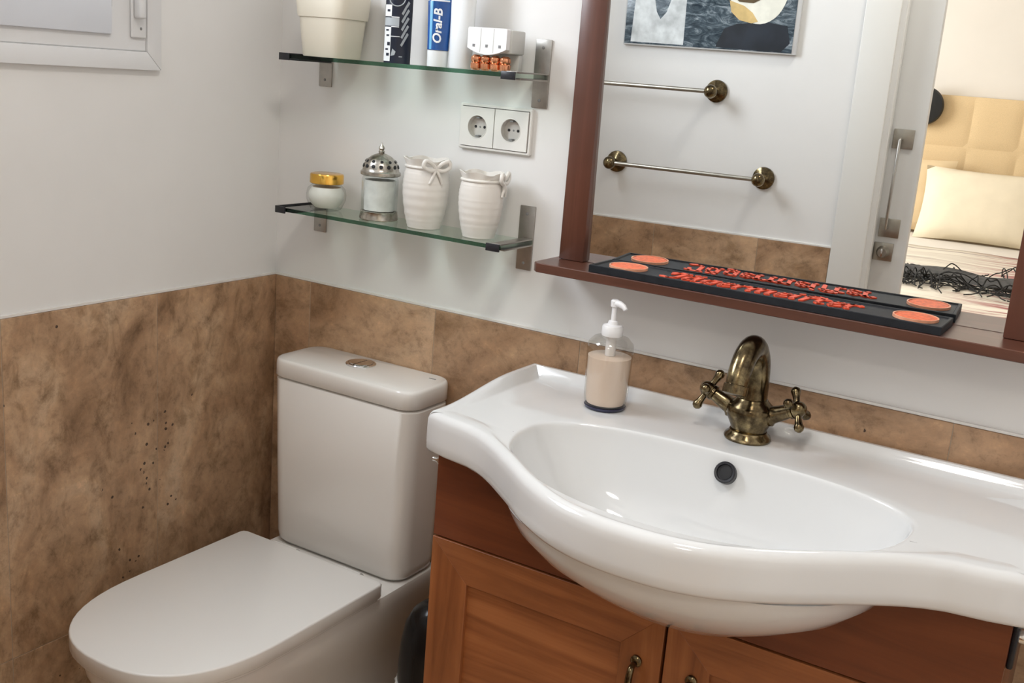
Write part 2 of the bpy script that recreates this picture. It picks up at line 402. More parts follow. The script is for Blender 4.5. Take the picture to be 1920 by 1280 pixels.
# ---- window on the left wall
win = bpy.data.objects.new('window_1', None); col.objects.link(win); win.location = (0, (WY0+WY1)/2, 1.333); struct(win)
def frame_rect(name, m, y0, y1, z0, z1, wd, x0, x1, parent, bev=0.002):
    """mitred frame of four pieces in the plane of the left wall; y0>y1"""
    o4 = [(y0, z0), (y1, z0), (y1, z1), (y0, z1)]; i4 = [(y0-wd, z0+wd), (y1+wd, z0+wd), (y1+wd, z1-wd), (y0-wd, z1-wd)]
    for k in range(4):
        a, b, c, d = o4[k], o4[(k+1) % 4], i4[(k+1) % 4], i4[k]
        bm = bmesh.new(); g = 0.0003
        aloft(bm, [[(x0, *p) for p in (a, b, c, d)], [(x1, *p) for p in (a, b, c, d)]])
        bmesh.ops.bevel(bm, geom=bm.edges[:], offset=bev, segments=2, profile=0.5, affect='EDGES')
        finish(name, bm, m, parent)
frame_rect('window_casing', 'pvc_white', -0.313, -1.09, 1.333, 2.20, 0.031, -0.10, 0.012, win)
bm = bmesh.new()
def wr(d): return [(-0.3440-d, 1.3640+d), (-1.0590+d, 1.3640+d), (-1.0590+d, 2.1690-d), (-0.3440-d, 2.1690-d)]
rr = [[(x, *p) for p in wr(d)] for x, d in ((-0.05, 0), (0.006, 0), (0.008, 0.002), (0.008, 0.070), (0.006, 0.072), (-0.05, 0.072))]
aloft(bm, rr+[rr[0]], False, False); bmesh.ops.remove_doubles(bm, verts=bm.verts[:], dist=0.00001); finish('window_sash', bm, 'pvc_white', win, 20)
frame_rect('glazing_bead', 'pvc_white', -0.4165, -0.9865, 1.4365, 2.0965, 0.012, -0.04, 0.004, win)
o = box('lower_panel', 'pvc_panel', -0.03, 0.0150, -0.985, -0.4195, 1.389, 1.50, win, 0.0025)
box('transom_bar', 'pvc_white', -0.04, 0.007, -0.985, -0.4195, 1.501, 1.535, win, 0.002)
box('glass_pane', 'clear_glass', -0.022, -0.018, -0.99, -0.418, 1.536, 2.09, win)
hp = box('handle_plate', 'pvc_white', 0.008, 0.014, -0.379, -0.3475, 1.386, 1.50, win, 0.003, 3)
box('handle_lever', 'pvc_white', 0.014, 0.034, -0.377, -0.3625, 1.418, 1.60, hp, 0.005, 3)
lathe('screw', 'grey_dot', [(0.0025, 0), (0.0025, 0.0006), (0.0018, 0.001)], (0.014, -0.3600, 1.402), hp, 12, 'x')

# ---- door: architrave, jamb, sliding leaf with pull handle
door = bpy.data.objects.new('door_1', None); col.objects.link(door); door.location = (1.45, -D, 0); struct(door)
box('architrave', 'door_white', 0.898, 0.988, -D, -D+0.014, 0, 2.15, door, 0.003)
box('architrave', 'door_white', DX1+0.012, DX1+0.10, -D, -D+0.014, 0, 2.15, door, 0.003)
box('architrave', 'door_white', 0.9885, DX1+0.0115, -D, -D+0.014, DZ+0.012, 2.15, door, 0.003)
box('jamb', 'door_white', DX0-0.012, DX0+0.004, -D-0.036, -D-0.0005, 0, DZ, door, 0.002)
box('jamb', 'door_white', DX0-0.012, DX0+0.004, -D-0.13, -D-0.094, 0, DZ, door, 0.002)
box('jamb', 'door_white', DX1-0.006, DX1+0.012, -D-0.13, -D-0.0005, 0, DZ, door, 0.002)
leaf = box('sliding_leaf', 'door_leaf_white', 0.16, 1.088, -D-0.085, -D-0.045, 0.008, DZ-0.004, door, 0.002)
yl = -D-0.045
for z in (1.242, 1.000):
    p = box('handle_plate', 'satin_nickel', 1.010, 1.064, yl, yl+0.006, z-0.026, z+0.026, leaf, 0.0015)
tube('pull_bar', 'brushed_steel', [(1.032, yl+0.005, 1.242), (1.032, yl+0.030, 1.242), (1.032, yl+0.032, 1.240), (1.030, yl+0.032, 1.002), (1.030, yl+0.030, 1.0), (1.030, yl+0.005, 1.0)], 0.0042, leaf, 10)
box('lock_plate', 'satin_nickel', 1.004, 1.056, yl, yl+0.006, 0.908, 0.958, leaf, 0.0015)
lathe('thumb_turn', 'satin_nickel', [(0.017, 0), (0.017, 0.006), (0.013, 0.012), (0.012, 0.02)], (1.030, yl+0.006, 0.933), leaf, 24, 'y')
box('thumb_grip', 'chrome', 1.0275, 1.0325, yl+0.022, yl+0.034, 0.922, 0.944, leaf, 0.001)

# ---- ceiling lamp added out of view to balance the bathroom light
cl_ = thing('added_ceiling_light', 'added round fill lamp with a white rim, out of view on the bathroom ceiling', 'added light', (1.2, -1.0, H-0.06))
lathe('rim', 'pvc_white', [(0.155, 0.060), (0.165, 0.055), (0.165, 0.020), (0.160, 0.016), (0.153, 0.018), (0.152, 0.040)], (1.2, -1.0, H-0.06), cl_, 40)
lathe('diffuser', 'added_lamp_glow', [(0.151, 0.030), (0.151, 0.012), (0.140, 0.006), (0.05, 0.003)], (1.2, -1.0, H-0.06), cl_, 40)

cl2 = thing('added_ceiling_light', 'added round fill lamp out of view on the bedroom ceiling near the bathroom doorway', 'added light', (1.45, -2.35, H-0.06))  # unseen lamp added to brighten basin front, cabinet doors and toilet bowl
lathe('rim', 'pvc_white', [(0.155, 0.060), (0.165, 0.055), (0.165, 0.020), (0.160, 0.016), (0.153, 0.018), (0.152, 0.040)], (1.45, -2.35, H-0.06), cl2, 40)
lathe('diffuser', 'added_lamp_glow', [(0.151, 0.030), (0.151, 0.012), (0.140, 0.006), (0.05, 0.003)], (1.45, -2.35, H-0.06), cl2, 40)

# ================================================================== TOILET
TX = 0.304
toilet = thing('toilet', 'white close-coupled toilet with closed lid beside the travertine wall', 'toilet', (TX, -0.35, 0))
def dshape(cx, hw, yb, ystr, ytip, ex=2.5, n=28, rb=0.012):
    pts = [(cx+hw-rb, yb), (cx+hw-rb*0.3, yb-rb*0.3), (cx+hw, yb-rb)]
    pts.append((cx+hw, (yb+ystr)/2))
    for k in range(n+1):
        a = PI*k/n; c, s = math.cos(a), math.sin(a)
        pts.append((cx+hw*math.copysign(abs(c)**(2/ex), c), ystr-(ystr-ytip)*abs(s)**(2/ex)))
    pts += [(cx-hw, (yb+ystr)/2), (cx-hw, yb-rb), (cx-hw+rb*0.3, yb-rb*0.3), (cx-hw+rb, yb)]
    return pts
def inset(pts, d, c):
    out = []; n = len(pts)
    for i in range(n):
        p0, p1, p2 = pts[i-1], pts[i], pts[(i+1) % n]
        tx, ty = p2[0]-p0[0], p2[1]-p0[1]; l = math.hypot(tx, ty) or 1
        nx, ny = -ty/l, tx/l
        if (c[0]-p1[0])*nx+(c[1]-p1[1])*ny < 0: nx, ny = -nx, -ny
        dd = d[i] if isinstance(d, list) else d
        out.append((p1[0]+nx*dd, p1[1]+ny*dd))
    return out
# bowl and pedestal
bm = bmesh.new(); rings = []
for z, hw, ys, yt in ((0.0, 0.112, -0.36, -0.545), (0.02, 0.110, -0.36, -0.545), (0.10, 0.106, -0.35, -0.535), (0.20, 0.112, -0.36, -0.560), (0.26, 0.125, -0.38, -0.595),
                      (0.31, 0.143, -0.41, -0.635), (0.355, 0.157, -0.43, -0.660), (0.385, 0.164, -0.44, -0.673), (0.408, 0.166, -0.45, -0.677), (0.4135, 0.164, -0.45, -0.675)):
    rings.append([(x, y, z) for x, y in dshape(TX, hw, -0.012, ys, yt, 2.4)])
aloft(bm, rings)
finish('bowl', bm, 'toilet_ceramic', toilet, 50)
# seat ring and lid (wrap-over type)
def slab(name, m, outline, z0, z1, r, parent, c=(TX, -0.42)):
    bm = bmesh.new(); rings = []
    rings.append([(x, y, z0) for x, y in inset(outline, r*0.6, c)]); rings.append([(x, y, z0+r*0.6) for x, y in outline])
    for k in range(5):
        a = PI/2*k/4
        rings.append([(x, y, z1-r+r*math.sin(a)) for x, y in inset(outline, r*(1-math.cos(a)), c)])
    aloft(bm, rings); return finish(name, bm, m, parent, 50)
lidout = dshape(TX, 0.178, -0.205, -0.46, -0.694, 2.45)
slab('seat', 'seat_plastic', inset(lidout, 0.006, (TX, -0.42)), 0.4185, 0.4255, 0.002, toilet)
slab('lid', 'seat_plastic', lidout, 0.4262, 0.4535, 0.0032, toilet)
for s in (-1, 1):
    tube('hinge', 'seat_plastic', [(TX+s*0.05, -0.192, 0.434), (TX+s*0.11, -0.192, 0.434)], 0.0115, toilet, 14)
# cistern
bm = bmesh.new(); rings = []
for z, x0, x1, y0 in ((0.4140, 0.150, 0.458, -0.132), (0.424, 0.141, 0.466, -0.141), (0.44, 0.139, 0.468, -0.143), (0.60, 0.134, 0.473, -0.146), (0.7605, 0.130, 0.478, -0.148), (0.7635, 0.134, 0.474, -0.145)):
    rings.append([(x, y, z) for x, y in rrect(x0, x1, y0, -0.012, 0.036, 7)])
aloft(bm, rings); finish('cistern', bm, 'toilet_ceramic', toilet, 50)
bm = bmesh.new(); rings = []
for z, d in ((0.7665, 0.0025), (0.769, 0.0), (0.790, 0.0), (0.797, 0.0008), (0.8010, 0.003), (0.8028, 0.007)):
    rings.append([(x, y, z) for x, y in rrect(0.1285+d, 0.4795-d, -0.1500+d, -0.010-d*0.3, 0.0375-d*0.8, 7)])
aloft(bm, rings); cl = finish('cistern_lid', bm, 'toilet_ceramic', toilet, 50)
bc = (0.287, -0.060, 0.803)
fb = lathe('flush_button', 'chrome', [(0.030, -0.002), (0.030, 0.0015), (0.0285, 0.0030), (0.0255, 0.0028), (0.025, 0.0015)], bc, cl, 40)
for s in (-1, 1):
    bm = bmesh.new(); rg = []
    for z, sc_ in ((0.0006, 1), (0.0034, 1), (0.0042, 0.95)):
        ring = []
        for k in range(17):
            a = -PI/2+PI*k/16; ring.append((bc[0]+s*(0.0011+0.0225*sc_*math.cos(a)), bc[1]+0.0225*sc_*math.sin(a), bc[2]+z))
        rg.append(ring)
    aloft(bm, rg); finish('button_half', bm, 'chrome', fb)
box('maker_mark', 'grey_dot', 0.437, 0.452, -0.040, -0.037, 0.8026, 0.8034, cl)

# ================================================================== VANITY CABINET
CX0, CX1, CYF = 0.660, 1.512, -0.320
SPL = 1.0765
cab = thing('vanity_cabinet', 'reddish brown wooden vanity cabinet with two panelled doors under the white basin', 'cabinet', ((CX0+CX1)/2, -0.17, 0))
BX, BY = 1.088, -0.290   # basin bowl centre
UND = [(0.985, 0.787), (0.968, 0.776), (0.930, 0.757), (0.83, 0.730), (0.66, 0.700), (0.47, 0.671), (0.25, 0.653), (0.0, 0.648)]
def bowl_outline(k, s=1.0):
    a = 2*PI*k; c, sn = math.cos(a), math.sin(a)
    if sn < 0: e, b = 2.08, 0.212
    else: e, b = 2.5, 0.115
    return (BX+s*0.287*math.copysign(abs(c)**(2/e), c), BY+s*b*math.copysign(abs(sn)**(2/e), sn))
def under_z(x):   # underside of the bowl at the cabinet front plane
    dy = (BY-CYF)/(0.212*1.10); u = abs(x-BX)/0.287; s = math.sqrt(u*u+dy*dy)
    return interp([(0.0, 0.648), (0.25, 0.653), (0.47, 0.671), (0.66, 0.700), (0.83, 0.730), (0.930, 0.757), (0.968, 0.776), (0.985, 0.787)], s)
side_b = 0.07
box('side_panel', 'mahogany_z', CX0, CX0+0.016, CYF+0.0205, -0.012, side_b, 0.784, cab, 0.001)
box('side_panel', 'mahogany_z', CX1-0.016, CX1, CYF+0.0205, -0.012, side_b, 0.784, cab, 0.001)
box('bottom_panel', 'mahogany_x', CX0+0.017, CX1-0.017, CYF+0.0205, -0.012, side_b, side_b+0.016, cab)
box('plinth', 'mahogany_x', CX0+0.02, CX1-0.02, CYF+0.06, CYF+0.075, 0.0, side_b-0.001, cab)
bm = bmesh.new(); N = 72; lo, hi = [], []
for i in range(N+1):
    x = CX0+(CX1-CX0)*i/N
    hi.append((x, min(0.784, under_z(x)-0.0015) if abs(x-BX) < 0.286 else 0.784)); lo.append((x, 0.6455))
out = lo+hi[::-1]
aloft(bm, [[(x, CYF+0.002, z) for x, z in out], [(x, CYF+0.020, z) for x, z in out]])
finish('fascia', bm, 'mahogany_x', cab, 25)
def cabinet_door(x0, x1, hx):
    z0, z1 = side_b+0.01, 0.6425
    wd = 0.068; yf, yb = CYF, CYF+0.019
    d = box('door', 'oak_x', x0+wd-0.012, x1-wd+0.012, yf+0.0115, yb-0.002, z0+wd-0.012, z1-wd+0.012, cab)
    o4 = [(x0, z0), (x1, z0), (x1, z1), (x0, z1)]; i4 = [(x0+wd, z0+wd), (x1-wd, z0+wd), (x1-wd, z1-wd), (x0+wd, z1-wd)]
    for k in range(4):
        a, b, c, e = o4[k], o4[(k+1) % 4], i4[(k+1) % 4], i4[k]
        bm = bmesh.new()
        # front slopes back a little towards the panel, so the mitres read as facets
        rf = [(a[0], yf, a[1]), (b[0], yf, b[1]), (c[0], yf+0.0045, c[1]), (e[0], yf+0.0045, e[1])]
        rb = [(p[0], yb, p[1]) for p in (a, b, c, e)]
        aloft(bm, [rf, rb])
        bmesh.ops.bevel(bm, geom=[ed for ed in bm.edges], offset=0.0004, segments=1, affect='EDGES')
        finish('rail' if k in (0, 2) else 'stile', bm, 'oak_x' if k in (0, 2) else 'oak_z', d, 20)
    # pull handle
    zh = 0.52
    h = tube('pull_handle', 'aged_brass', bez([(hx, yf+0.003, zh+0.034), (hx, yf-0.016, zh+0.030), (hx, yf-0.022, zh), (hx, yf-0.016, zh-0.030), (hx, yf+0.003, zh-0.034)], 6), [0.0045]*6+[0.0055]*6+[0.0062]*6+[0.005]*7, d, 10)
    for zz in (zh+0.036, zh-0.036):
        lathe('rosette', 'aged_brass', [(0.009, 0.002), (0.009, -0.002), (0.006, -0.005), (0.002, -0.006)], (hx, yf+0.001, zz), h, 16, 'y')
    return d
cabinet_door(CX0, SPL-0.0025, SPL-0.041)
cabinet_door(SPL+0.0025, CX1, SPL+0.046)
for x, s in ((CX0, -1), (CX1, 1)):
    b = box('side_bracket', 'black_plastic', x, x+s*0.008, -0.300, -0.262, 0.716, 0.776, cab, 0.003)
    lathe('bracket_knob', 'chrome', [(0.009, 0), (0.009, s*0.010), (0.007, s*0.013), (0.004, s*0.020), (0.004, s*0.026)], (x+s*0.008, -0.282, 0.756), b, 18, 'x')

# ================================================================== WASHBASIN
basin = thing('washbasin', 'glossy white ceramic washbasin with curved front on the wooden cabinet', 'washbasin', (BX, -0.28, 0.65))
XL, XR = 0.643, 1.533
SF = [(0.0, -0.542), (0.06, -0.537), (0.12, -0.517), (0.18, -0.480), (0.24, -0.432), (0.30, -0.386), (0.345, -0.362), (0.39, -0.352), (0.45, -0.350)]
SFs = bez([(a, b, 0) for a, b in [(-0.06, -0.537)]+SF], 8)
def sf(u):
    u = abs(u)
    for p, q in zip(SFs, SFs[1:]):
        if p.x <= u <= q.x: return p.y+(q.y-p.y)*(u-p.x)/max(q.x-p.x, 1e-9)
    return -0.350
NB = 144
def outer_outline():
    """dense closed outline of the basin, then resampled by angle around the bowl centre"""
    pts = []
    rc = 0.028; yb = -0.0095; hw = (XR-XL)/2; xm = (XR+XL)/2
    for k in range(9):
        a = math.radians(90-90*k/8); pts.append((XR-0.012+0.012*math.cos(a), yb-0.012+0.012*math.sin(a)))
    yc = -0.350
    for k in range(20): pts.append((XR, yb-0.012+(yc+rc-(yb-0.012))*(k+1)/20))
    for k in range(8):
        a = math.radians(-90*(k+1)/8); pts.append((XR-rc+rc*math.cos(a), yc+rc+rc*math.sin(a)))
    m = 120
    for k in range(m+1):
        x = (XR-rc)+((XL+rc)-(XR-rc))*k/m; pts.append((x, sf(x-xm)))
    for k in range(8):
        a = math.radians(270-90*(k+1)/8); pts.append((XL+rc+rc*math.cos(a), yc+rc+rc*math.sin(a)))
    for k in range(20): pts.append((XL, yc+rc+(yb-0.012-(yc+rc))*(k+1)/20))
    for k in range(9):
        a = math.radians(180-90*k/8); pts.append((XL+0.012+0.012*math.cos(a), yb-0.012+0.012*math.sin(a)))
    return pts
OP = outer_outline()
IP = [bowl_outline(k/2000) for k in range(2000)]
def by_angle(pts, angles):
    A = sorted(((math.atan2(y-BY, x-BX), x, y) for x, y in pts))
    A = [(A[-1][0]-2*PI, A[-1][1], A[-1][2])]+A+[(A[0][0]+2*PI, A[0][1], A[0][2])]
    out = []; j = 0
    for a in angles:
        while A[j+1][0] < a: j += 1
        t = (a-A[j][0])/max(A[j+1][0]-A[j][0], 1e-9)
        out.append((A[j][1]+(A[j+1][1]-A[j][1])*t, A[j][2]+(A[j+1][2]-A[j][2])*t))
    return out
angs = sorted([-PI+2*PI*(i+0.5)/NB for i in range(NB)]+[math.atan2(y-BY, x-BX) for x, y in ((XR-0.006, -0.0135), (XL+0.006, -0.0135), (XR, -0.34), (XL, -0.34))])
OUT = by_angle(OP, angs); INN = by_angle(IP, angs)
def lerp2(a, b, t): return [(p[0]+(q[0]-p[0])*t, p[1]+(q[1]-p[1])*t) for p, q in zip(a, b)]
def upst(p):   # extra height of the raised back and side rim
    f = 1.0 if p[1] > -0.10 else max(0.0, 1-(-0.10-p[1])/0.20)
    return 0.018*f*f*(3-2*f)
CEN = [(BX, BY)]*len(angs)
GAP = [math.hypot(p[0]-q[0], p[1]-q[1]) for p, q in zip(OUT, INN)]
def ring_out(d, z, up=0.0, base=OUT):
    if d > 0.013: d = [0.013+(d-0.013)*max(0.25, min(1.0, (g-0.02)/0.06)) for g in GAP]
    q = inset(base, d, (BX, BY)); return [(x, y, z+up*upst(o)) for (x, y), o in zip(q, OUT)]
def ring_un(s, z): return [(BX+(x-BX)*s, BY+(y-BY)*s*(1.10 if y < BY else 1.0), z) for x, y in INN]
def ring_in(s, z): return [(BX+(x-BX)*s, BY+(y-BY)*s, z) for x, y in INN]
ZD = 0.857
bm = bmesh.new(); rings = []
for s, z in UND[::-1][1:]: rings.append(ring_un(s, z))
rings.append(ring_un(0.990, 0.7890))
rings.append([(*p, 0.7895) for p in lerp2([(x, y) for x, y, z in ring_un(0.990, 0)], inset(OUT, 0.014, (BX, BY)), 0.6)])
rings.append(ring_out(0.010, 0.7895)); rings.append(ring_out(0.004, 0.792)); rings.append(ring_out(0.0005, 0.797))
rings.append(ring_out(0.0, 0.81)); rings.append(ring_out(0.0, 0.836, 0.6))
for k in range(1, 6):
    a = PI/2*k/5; rings.append(ring_out(0.013*(1-math.cos(a)), ZD-0.016+0.016*math.sin(a), 1.0))
rings.append(ring_out(0.020, ZD+0.0003, 1.0)); rings.append(ring_out(0.027, ZD, 0.6)); rings.append(ring_out(0.032, ZD-0.0005, 0.12)); rings.append(ring_out(0.038, ZD-0.001, 0.0))
a1 = [(x, y) for x, y, z in ring_out(0.038, ZD)]
for t in (0.3, 0.6, 0.85): rings.append([(*p, ZD-0.001-0.001*t) for p in lerp2(a1, INN, t)])
for s, z in ((1.025, ZD-0.0019), (1.010, ZD-0.0021), (1.002, ZD-0.0029), (0.9955, ZD-0.0047), (0.990, ZD-0.0078), (0.984, ZD-0.0130), (0.976, ZD-0.0200), (0.960, ZD-0.031), (0.91, 0.800), (0.85, 0.770), (0.76, 0.743), (0.62, 0.719), (0.45, 0.700), (0.27, 0.690), (0.10, 0.686)):
    rings.append(ring_in(s, z))
aloft(bm, rings)
finish('basin_body', bm, 'ceramic', basin, 44)
lathe('drain', 'chrome', [(0.030, 0.0), (0.030, 0.002), (0.024, 0.003), (0.022, 0.001), (0.006, 0.0005)], (BX, BY, 0.688), basin, 32)
# overflow hole in the back of the bowl
ov = Vector((1.0875, -0.1875, 0.8290))
nrm = Vector((0, -0.90, 0.43)).normalized()
def disc_dir(name, m, c, n, prof, parent, seg=28):
    q = n.to_track_quat('Z', 'Y'); bm = bmesh.new(); alathe(bm, prof, (0, 0, 0), seg)
    bmesh.ops.transform(bm, matrix=Matrix.Translation(c) @ q.to_matrix().to_4x4(), verts=bm.verts[:])
    return finish(name, bm, m, parent)
oo = disc_dir('overflow_ring', 'black_plastic', ov, nrm, [(0.0165, -0.012), (0.0165, 0.0015), (0.015, 0.003), (0.0125, 0.0025), (0.0115, -0.001), (0.004, -0.002)], basin)
disc_dir('overflow_hole', 'dark_hole', ov, nrm, [(0.0105, -0.004), (0.0105, -0.0006), (0.004, -0.0004)], oo)

# ================================================================== FAUCET
FX, FY, FZ = 1.082, -0.086, ZD-0.0012
fau = thing('faucet', 'aged brass mixer faucet with arched spout and two cross handles', 'faucet', (FX, FY, FZ))
lathe('base', 'aged_brass', [(0.036, 0), (0.037, 0.003), (0.035, 0.007), (0.031, 0.010), (0.029, 0.014)], (FX, FY, FZ), fau, 36)
lathe('body', 'aged_brass', [(0.027, 0.012), (0.029, 0.020), (0.034, 0.030), (0.038, 0.040), (0.038, 0.048), (0.034, 0.056), (0.027, 0.062), (0.024, 0.066)], (FX, FY, FZ), fau, 36, sy=0.92)
pts = bez([(FX, FY+0.003, FZ+0.058), (FX, FY+0.004, FZ+0.095), (FX, FY-0.002, FZ+0.128), (FX, FY-0.026, FZ+0.152), (FX, FY-0.058, FZ+0.146), (FX, FY-0.080, FZ+0.122), (FX, FY-0.090, FZ+0.096)], 8)
nn = len(pts); rad = [0.0215-0.0055*(i/(nn-1)) for i in range(nn)]
sp = tube('spout', 'aged_brass', pts, rad, fau, 20)
e = Vector(pts[-1]); dv = (Vector(pts[-1])-Vector(pts[-3])).normalized()
tube('aerator', 'aged_brass', [e-dv*0.010, e-dv*0.009, e+dv*0.004, e+dv*0.006], [0.0165, 0.0185, 0.0185, 0.014], sp, 20)
for s in (-1, 1):
    ax = Vector((s*0.86, -0.04, 0.42)).normalized(); a0 = Vector((FX+s*0.026, FY, FZ+0.042)); a1_ = a0+ax*0.052
    arm = tube('handle_arm', 'aged_brass', [a0, a0+ax*0.006, a0+ax*0.010, a0+ax*0.022, a0+ax*0.038, a0+ax*0.040, a0+ax*0.044], [0.016, 0.017, 0.0135, 0.0125, 0.0105, 0.013, 0.013], fau, 18)
    hub = tube('handle_hub', 'aged_brass', [a0+ax*0.043, a0+ax*0.046, a0+ax*0.056, a0+ax*0.062, a0+ax*0.065], [0.010, 0.0125, 0.0125, 0.009, 0.004], arm, 18)
    u = ax.cross(Vector((0, 1, 0))).normalized(); v = ax.cross(u)
    rot = 0.35 if s < 0 else -0.55
    c = a0+ax*0.051
    for k in range(4):
        an = rot+PI/2*k; d = u*math.cos(an)+v*math.sin(an)
        tube('handle_spoke', 'aged_brass', [c+d*0.008, c+d*0.016, c+d*0.024, c+d*0.029, c+d*0.034, c+d*0.037], [0.0052, 0.0050, 0.0062, 0.0080, 0.0066, 0.0025], hub, 12)

# ================================================================== SOAP DISPENSER
SX, SY, SZ = 0.842, -0.108, ZD-0.0012
soap = thing('soap_dispenser', 'clear pump dispenser of pale pink soap standing on the washbasin', 'soap dispenser', (SX, SY, SZ))
lathe('liquid', 'lotion', [(0.026, 0.006), (0.031, 0.009), (0.0335, 0.02), (0.0358, 0.088), (0.035, 0.0885)], (SX, SY, SZ), soap, 40)
lathe('bottle', 'bottle_plastic', [(0.030, 0.0035), (0.0345, 0.007), (0.0362, 0.02), (0.0385, 0.100), (0.037, 0.110), (0.029, 0.119), (0.016, 0.122), (0.015, 0.126)], (SX, SY, SZ), soap, 40)
lathe('base_ring', 'bottle_base', [(0.0315, 0.0), (0.033, 0.001), (0.0348, 0.005), (0.0335, 0.0056), (0.031, 0.0034), (0.02, 0.0032)], (SX, SY, SZ), soap, 40)
lathe('dip_tube', 'white_plastic', [(0.0085, 0.089), (0.0085, 0.122)], (SX, SY, SZ), soap, 16)
pc = lathe('pump_collar', 'white_plastic', [(0.0165, 0.1225), (0.0172, 0.124), (0.0172, 0.137), (0.0155, 0.140), (0.009, 0.142), (0.0075, 0.147), (0.0055, 0.148)], (SX, SY, SZ), soap, 28)
lathe('pump_stem', 'white_plastic', [(0.0042, 0.147), (0.0042, 0.170), (0.0068, 0.171), (0.0072, 0.180), (0.005, 0.1825)], (SX, SY, SZ), pc, 16)
tube('pump_nozzle', 'white_plastic', [(SX, SY, SZ+0.1765), (SX+0.010, SY-0.003, SZ+0.177), (SX+0.019, SY-0.006, SZ+0.1745), (SX+0.023, SY-0.007, SZ+0.170)], [0.0062, 0.0056, 0.0046, 0.0036], pc, 12)

# ================================================================== MIRROR WITH LEDGE
mir = thing('wall_mirror', 'large wall mirror in a dark brown wooden frame with a ledge at its foot', 'mirror', (1.08, -0.03, 1.055))
PYF = -0.046; LZ0, LZ1 = 1.0600, 1.0765
box('post', 'walnut_z', 0.697, 0.744, PYF, -0.001, LZ1, 1.86, mir, 0.002)
box('post', 'walnut_z', 1.411, 1.459, PYF, -0.001, LZ1, 1.86, mir, 0.002)
box('top_rail', 'walnut_x', 0.66, 1.496, PYF-0.012, -0.001, 1.8605, 1.885, mir, 0.002)
bm = bmesh.new(); lp_ = [(0.684, -0.001), (0.684, -0.106), (0.693, -0.115), (1.476, -0.115), (1.485, -0.106), (1.485, -0.001)]
aloft(bm, [[(x, y, LZ0) for x, y in lp_], [(x, y, LZ1-0.0005) for x, y in lp_]]); bmesh.ops.bevel(bm, geom=bm.edges[:], offset=0.0012, segments=1, affect='EDGES')
finish('ledge', bm, 'walnut_x', mir, 30)
TH, PS = 0.015, 0.038
n = Vector((math.sin(PS), -math.cos(TH)*math.cos(PS), -math.sin(TH))).normalized(); O = Vector((1.06, -0.02, 1.06))
def gy(x, z, d=0): return O.y-((x-O.x)*n.x+(z-O.z)*n.z)/n.y+d
bm = bmesh.new()
q = [(0.7435, LZ1), (1.4115, LZ1), (1.4115, 1.86), (0.7435, 1.86)]
aloft(bm, [[(x, gy(x, z), z) for x, z in q], [(x, gy(x, z, 0.003), z) for x, z in q]])
finish('mirror_glass', bm, 'mirror_silver', mir, 0)

# ---- rubber bar mat on the ledge
MX0, MX1, MY0, MY1, MZ = 0.790, 1.340, -0.1120, -0.0345, LZ1
mat_o = thing('bar_mat', 'long black rubber bar mat with raised red lettering on the mirror ledge', 'bar mat', ((MX0+MX1)/2, (MY0+MY1)/2, MZ-0.0005))
def my1(x): return min(MY1, gy(x, MZ+0.01)-0.0015)
bm = bmesh.new()
sx = [MX0+(MX1-MX0)*i/8 for i in range(9)]
plan = [(MX0, MY0), (MX1, MY0), (MX1, -0.0225), (MX0, -0.0335)]
def shr(pl, d):
    return [(pl[0][0]+d, pl[0][1]+d), (pl[1][0]-d, pl[1][1]+d), (pl[2][0]-d, pl[2][1]-d), (pl[3][0]+d, pl[3][1]-d)]
aloft(bm, [[(x, y, MZ) for x, y in plan], [(x, y, MZ+0.011) for x, y in plan], [(x, y, MZ+0.012) for x, y in shr(plan, 0.001)],
           [(x, y, MZ+0.012) for x, y in shr(plan, 0.0045)], [(x, y, MZ+0.0098) for x, y in shr(plan, 0.006)]])
finish('mat_tray', bm, 'mat_black', mat_o, 20)
MS = MZ+0.0098
for cx, cy in ((0.843, -0.0735), (1.296, -0.0675)):
    dd = lathe('emblem_disc', 'mat_orange', [(0.0245, 0), (0.0245, 0.0025), (0.0225, 0.0035), (0.006, 0.0032)], (cx, cy, MS), mat_o, 36, sx=1.2, sy=1.2)
    bm = bmesh.new()
    R1 = [[(cx+r*math.cos(2*PI*i/40)*1.2, cy+r*math.sin(2*PI*i/40)*1.2, MS+z) for i in range(40)] for r, z in ((0.0265, 0), (0.0265, 0.004), (0.0248, 0.004), (0.0246, 0.0))]
    aloft(bm, R1+[R1[0]], False, False); finish('emblem_ring', bm, 'mat_ring', dd)
